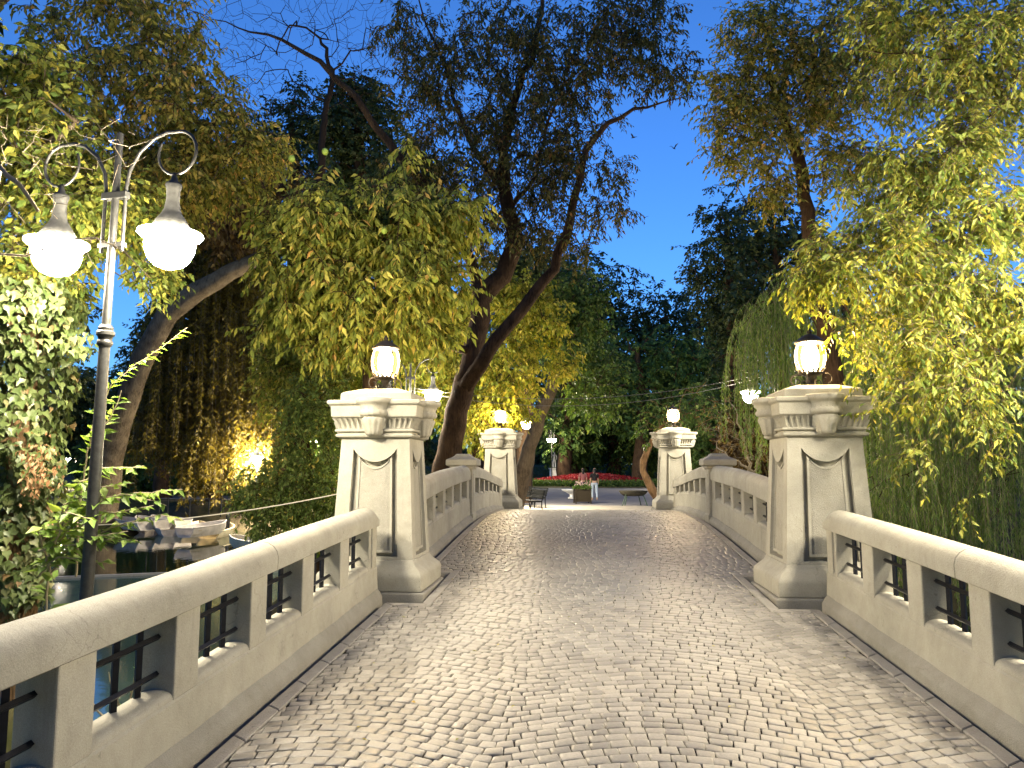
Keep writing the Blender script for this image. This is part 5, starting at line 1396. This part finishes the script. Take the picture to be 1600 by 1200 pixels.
# ------------------------------------------------------------------ figures (skin-modified skeletons turned into one continuous body)
def figure(name, verts, edges, mat, parent):
    me = bpy.data.meshes.new(name); me.from_pydata([v[:3] for v in verts], edges, [])
    o = bpy.data.objects.new(name, me); COL.objects.link(o); o.parent = parent
    sk = o.modifiers.new('skin', 'SKIN'); sk.use_smooth_shade = True; sk.branch_smoothing = .5
    if not me.skin_vertices: me.attributes  # layer is created by the modifier
    bm = bmesh.new(); bm.from_mesh(me); lay = bm.verts.layers.skin.verify(); bm.verts.ensure_lookup_table()
    for i, v in enumerate(verts):
        rr = v[3]; bm.verts[i][lay].radius = (rr, v[4] if len(v) > 4 else rr); bm.verts[i][lay].use_root = (i == 0)
    bm.to_mesh(me); bm.free()
    sb = o.modifiers.new('sub', 'SUBSURF'); sb.levels = 1; sb.render_levels = 2
    me.materials.append(mat); return o
def person(loc, rz, label, top, trousers, hair_m, stride=.16, long_hair=True, skirt=False):
    root = empty('person', loc, rz, label, 'person')
    s = stride
    bv = [(0,0,.93,.125,.10),(0,0,1.10,.105,.085),(0,0,1.30,.135,.10),(0,0,1.43,.07,.06),(0,0,1.49,.048),(0,.01,1.55,.075,.085),(0,.012,1.62,.078,.092),(0,.0,1.69,.05,.06),
          (-.10,0,.86,.085),(-.10,s*.6,.50,.058),(-.10,s*.9-.10,.09,.036),(-.10,s*.9+.06,.03,.03),
          (.10,0,.86,.085),(.10,-s*.5,.50,.058),(.10,-s*1.3,.11,.036),(.10,-s*1.3+.15,.035,.03),
          (-.17,0,1.39,.048),(-.22,-s*.4,1.12,.036),(-.23,.04-s*.2,.88,.028),(-.235,.07-s*.2,.80,.022),
          (.17,0,1.39,.048),(.22,s*.4,1.12,.036),(.23,s*.7,.89,.028),(.235,s*.8,.81,.022)]
    be = [(0,1),(1,2),(2,3),(3,4),(4,5),(5,6),(6,7),(0,8),(8,9),(9,10),(10,11),(0,12),(12,13),(13,14),(14,15),(2,16),(16,17),(17,18),(18,19),(2,20),(20,21),(21,22),(22,23)]
    figure('body', bv, be, M['skin'], root)
    k = 1.13
    tv = [(0,0,.98,.150,.125),(0,0,1.12,.128,.105),(0,0,1.30,.158,.122),(0,0,1.42,.085,.075),(-.17,0,1.39,.062),(-.215,-s*.35,1.16,.052),(.17,0,1.39,.062),(.215,s*.35,1.16,.052)]
    figure('shirt', tv, [(0,1),(1,2),(2,3),(2,4),(4,5),(2,6),(6,7)], top, root)
    lv = [(0,0,.95,.142,.118),(-.10,0,.86,.102),(-.10,s*.6,.50,.072),(-.10,s*.9-.10,.13,.052),(.10,0,.86,.102),(.10,-s*.5,.50,.072),(.10,-s*1.3,.15,.052)]
    if skirt: lv = [(0,0,.95,.142,.118),(0,0,.75,.20,.16),(0,0,.60,.22,.18)]; figure('skirt', lv, [(0,1),(1,2)], trousers, root)
    else: figure('trousers', lv, [(0,1),(1,2),(2,3),(0,4),(4,5),(5,6)], trousers, root)
    hv = [(0,-.02,1.66,.092,.10),(0,-.045,1.58,.088,.07),(0,-.07,1.48,.075,.05),(0,-.085,1.36 if long_hair else 1.44,.06,.035)]
    figure('hair', hv, [(0,1),(1,2),(2,3)], hair_m, root)
    return root
M['hair'] = plain('dark_hair', (.015,.010,.008), .5, .4); M['shirt_pink'] = plain('dusty_pink_cloth', (.32,.12,.12), .9, .1); M['shirt_black'] = plain('black_cloth', (.02,.02,.022), .9, .1)
M['jeans'] = plain('pale_jeans', (.35,.42,.50), .85, .1); M['cloth_dark'] = plain('dark_cloth', (.05,.045,.05), .9, .1)
q = on_z(929, 782, 0); person((q.x, q.y, 0), R(10), 'person with long dark hair, black top and pale jeans walking away right of the planter', M['shirt_black'], M['jeans'], M['hair'], .18)
q = on_z(911, 779, 0); person((q.x, q.y, 0), R(15), 'person with long dark hair and dusty pink top, standing behind the wooden planter', M['shirt_pink'], M['cloth_dark'], M['hair'], .06)
sv = [(0,0,2.55,.13,.11),(0,0,2.75,.11,.09),(.02,0,2.95,.15,.11),(.03,0,3.08,.07),(.04,0,3.16,.05),(.04,.01,3.25,.085),(.04,0,3.34,.07),(-.09,0,2.45,.10),(-.11,.05,2.1,.07),(-.11,0,1.72,.05),(.09,0,2.45,.10),(.13,0,2.1,.075),(.12,.03,1.72,.055),
      (-.17,0,3.02,.055),(-.28,.05,2.80,.042),(-.20,.18,2.66,.032),(.22,0,3.02,.055),(.30,.02,2.75,.042),(.26,.12,2.52,.032)]
figure('figure', sv, [(0,1),(1,2),(2,3),(3,4),(4,5),(5,6),(0,7),(7,8),(8,9),(0,10),(10,11),(11,12),(2,13),(13,14),(14,15),(2,16),(16,17),(17,18)], M['white'], st)

# a few dry leaves blown onto the cobbles
n_ = 90; x = RS.uniform(-2.0, 2.0, n_); y = RS.uniform(2.5, 20, n_); P = np.column_stack([x, y, deck(y)+.008])
V, F, rn = leaves_np(P, np.column_stack([RS.normal(0,1,n_), RS.normal(0,1,n_), RS.normal(0,.1,n_)]), RS.normal(0,.25,(n_,3))+[0,0,1], RS.uniform(.02,.045,n_), RS.uniform(.010,.022,n_), 'oval')
tag(link_mesh('fallen_leaves', np_mesh('fallen_leaves', V, F, rn), L_['right']), kind='stuff')
# the far-off wood that closes the park on every side
n_ = 90000; th = RS.uniform(-math.pi*.62, math.pi*.62, n_); rr = RS.uniform(118, 150, n_); hgt = (7+3.5*np.sin(th*9)+2*np.sin(th*23+1))*1.0
x = rr*np.sin(th); y = 8+rr*np.cos(th); z = RS.rand(n_)**.8*hgt + ground_z(np.column_stack([x, y]))
P = np.column_stack([x, y, z]); L = RS.uniform(.7, 1.5, n_)
V, F, rn = leaves_np(P, RS.normal(0,1,(n_,3)), RS.normal(0,1,(n_,3)), L, L*.8, 'slim')
tag(link_mesh('distant_wood', np_mesh('distant_wood', V, F, rn), L_['dark']), kind='stuff')

# birds in the sky
def bird(u, v, d, rz, lab, flap=.25):
    p = at(u, v, d); root = empty('bird', tuple(p), rz, lab, 'bird', 'birds in the evening sky')
    mb = MB(); mb.tube([(0,-.13,0),(0,-.07,.0),(0,0,.005),(0,.08,.01),(0,.13,.015),(0,.165,.012)], [.006,.024,.036,.030,.020,.004], 8); mb.build('body', M['hair'], root, 60)
    for s in (-1, 1):
        mb = MB(); mb.add([(0,.06,.01),(0,-.03,.01),(s*.16,.08,flap*.5),(s*.15,-.02,flap*.5),(s*.36,.0,flap*.6)], [(0,1,3,2),(2,3,4)]); mb.add([(0,.06,.0),(0,-.03,.0),(s*.16,.08,flap*.5-.008),(s*.15,-.02,flap*.5-.008),(s*.36,.0,flap*.6)], [(2,3,1,0),(4,3,2)])
        mb.build('wing', M['hair'], root)
    mb = MB(); mb.add([(0,-.12,0),(-.04,-.22,0),(.04,-.22,0),(0,-.12,.006)], [(0,1,2),(3,2,1)]); mb.build('tail', M['hair'], root)
bird(990, 215, 45, R(60), 'small dark bird flying in the gap of sky beside the outstretched bough'); bird(1053, 232, 45, R(-40), 'small dark bird flying just right of the first in the open sky', .4)
bird(1008, 340, 60, R(20), 'faint distant bird low in the open sky above the dark trees'); bird(643, 80, 35, R(-60), 'dark bird gliding high between the bare twigs and the central tree')
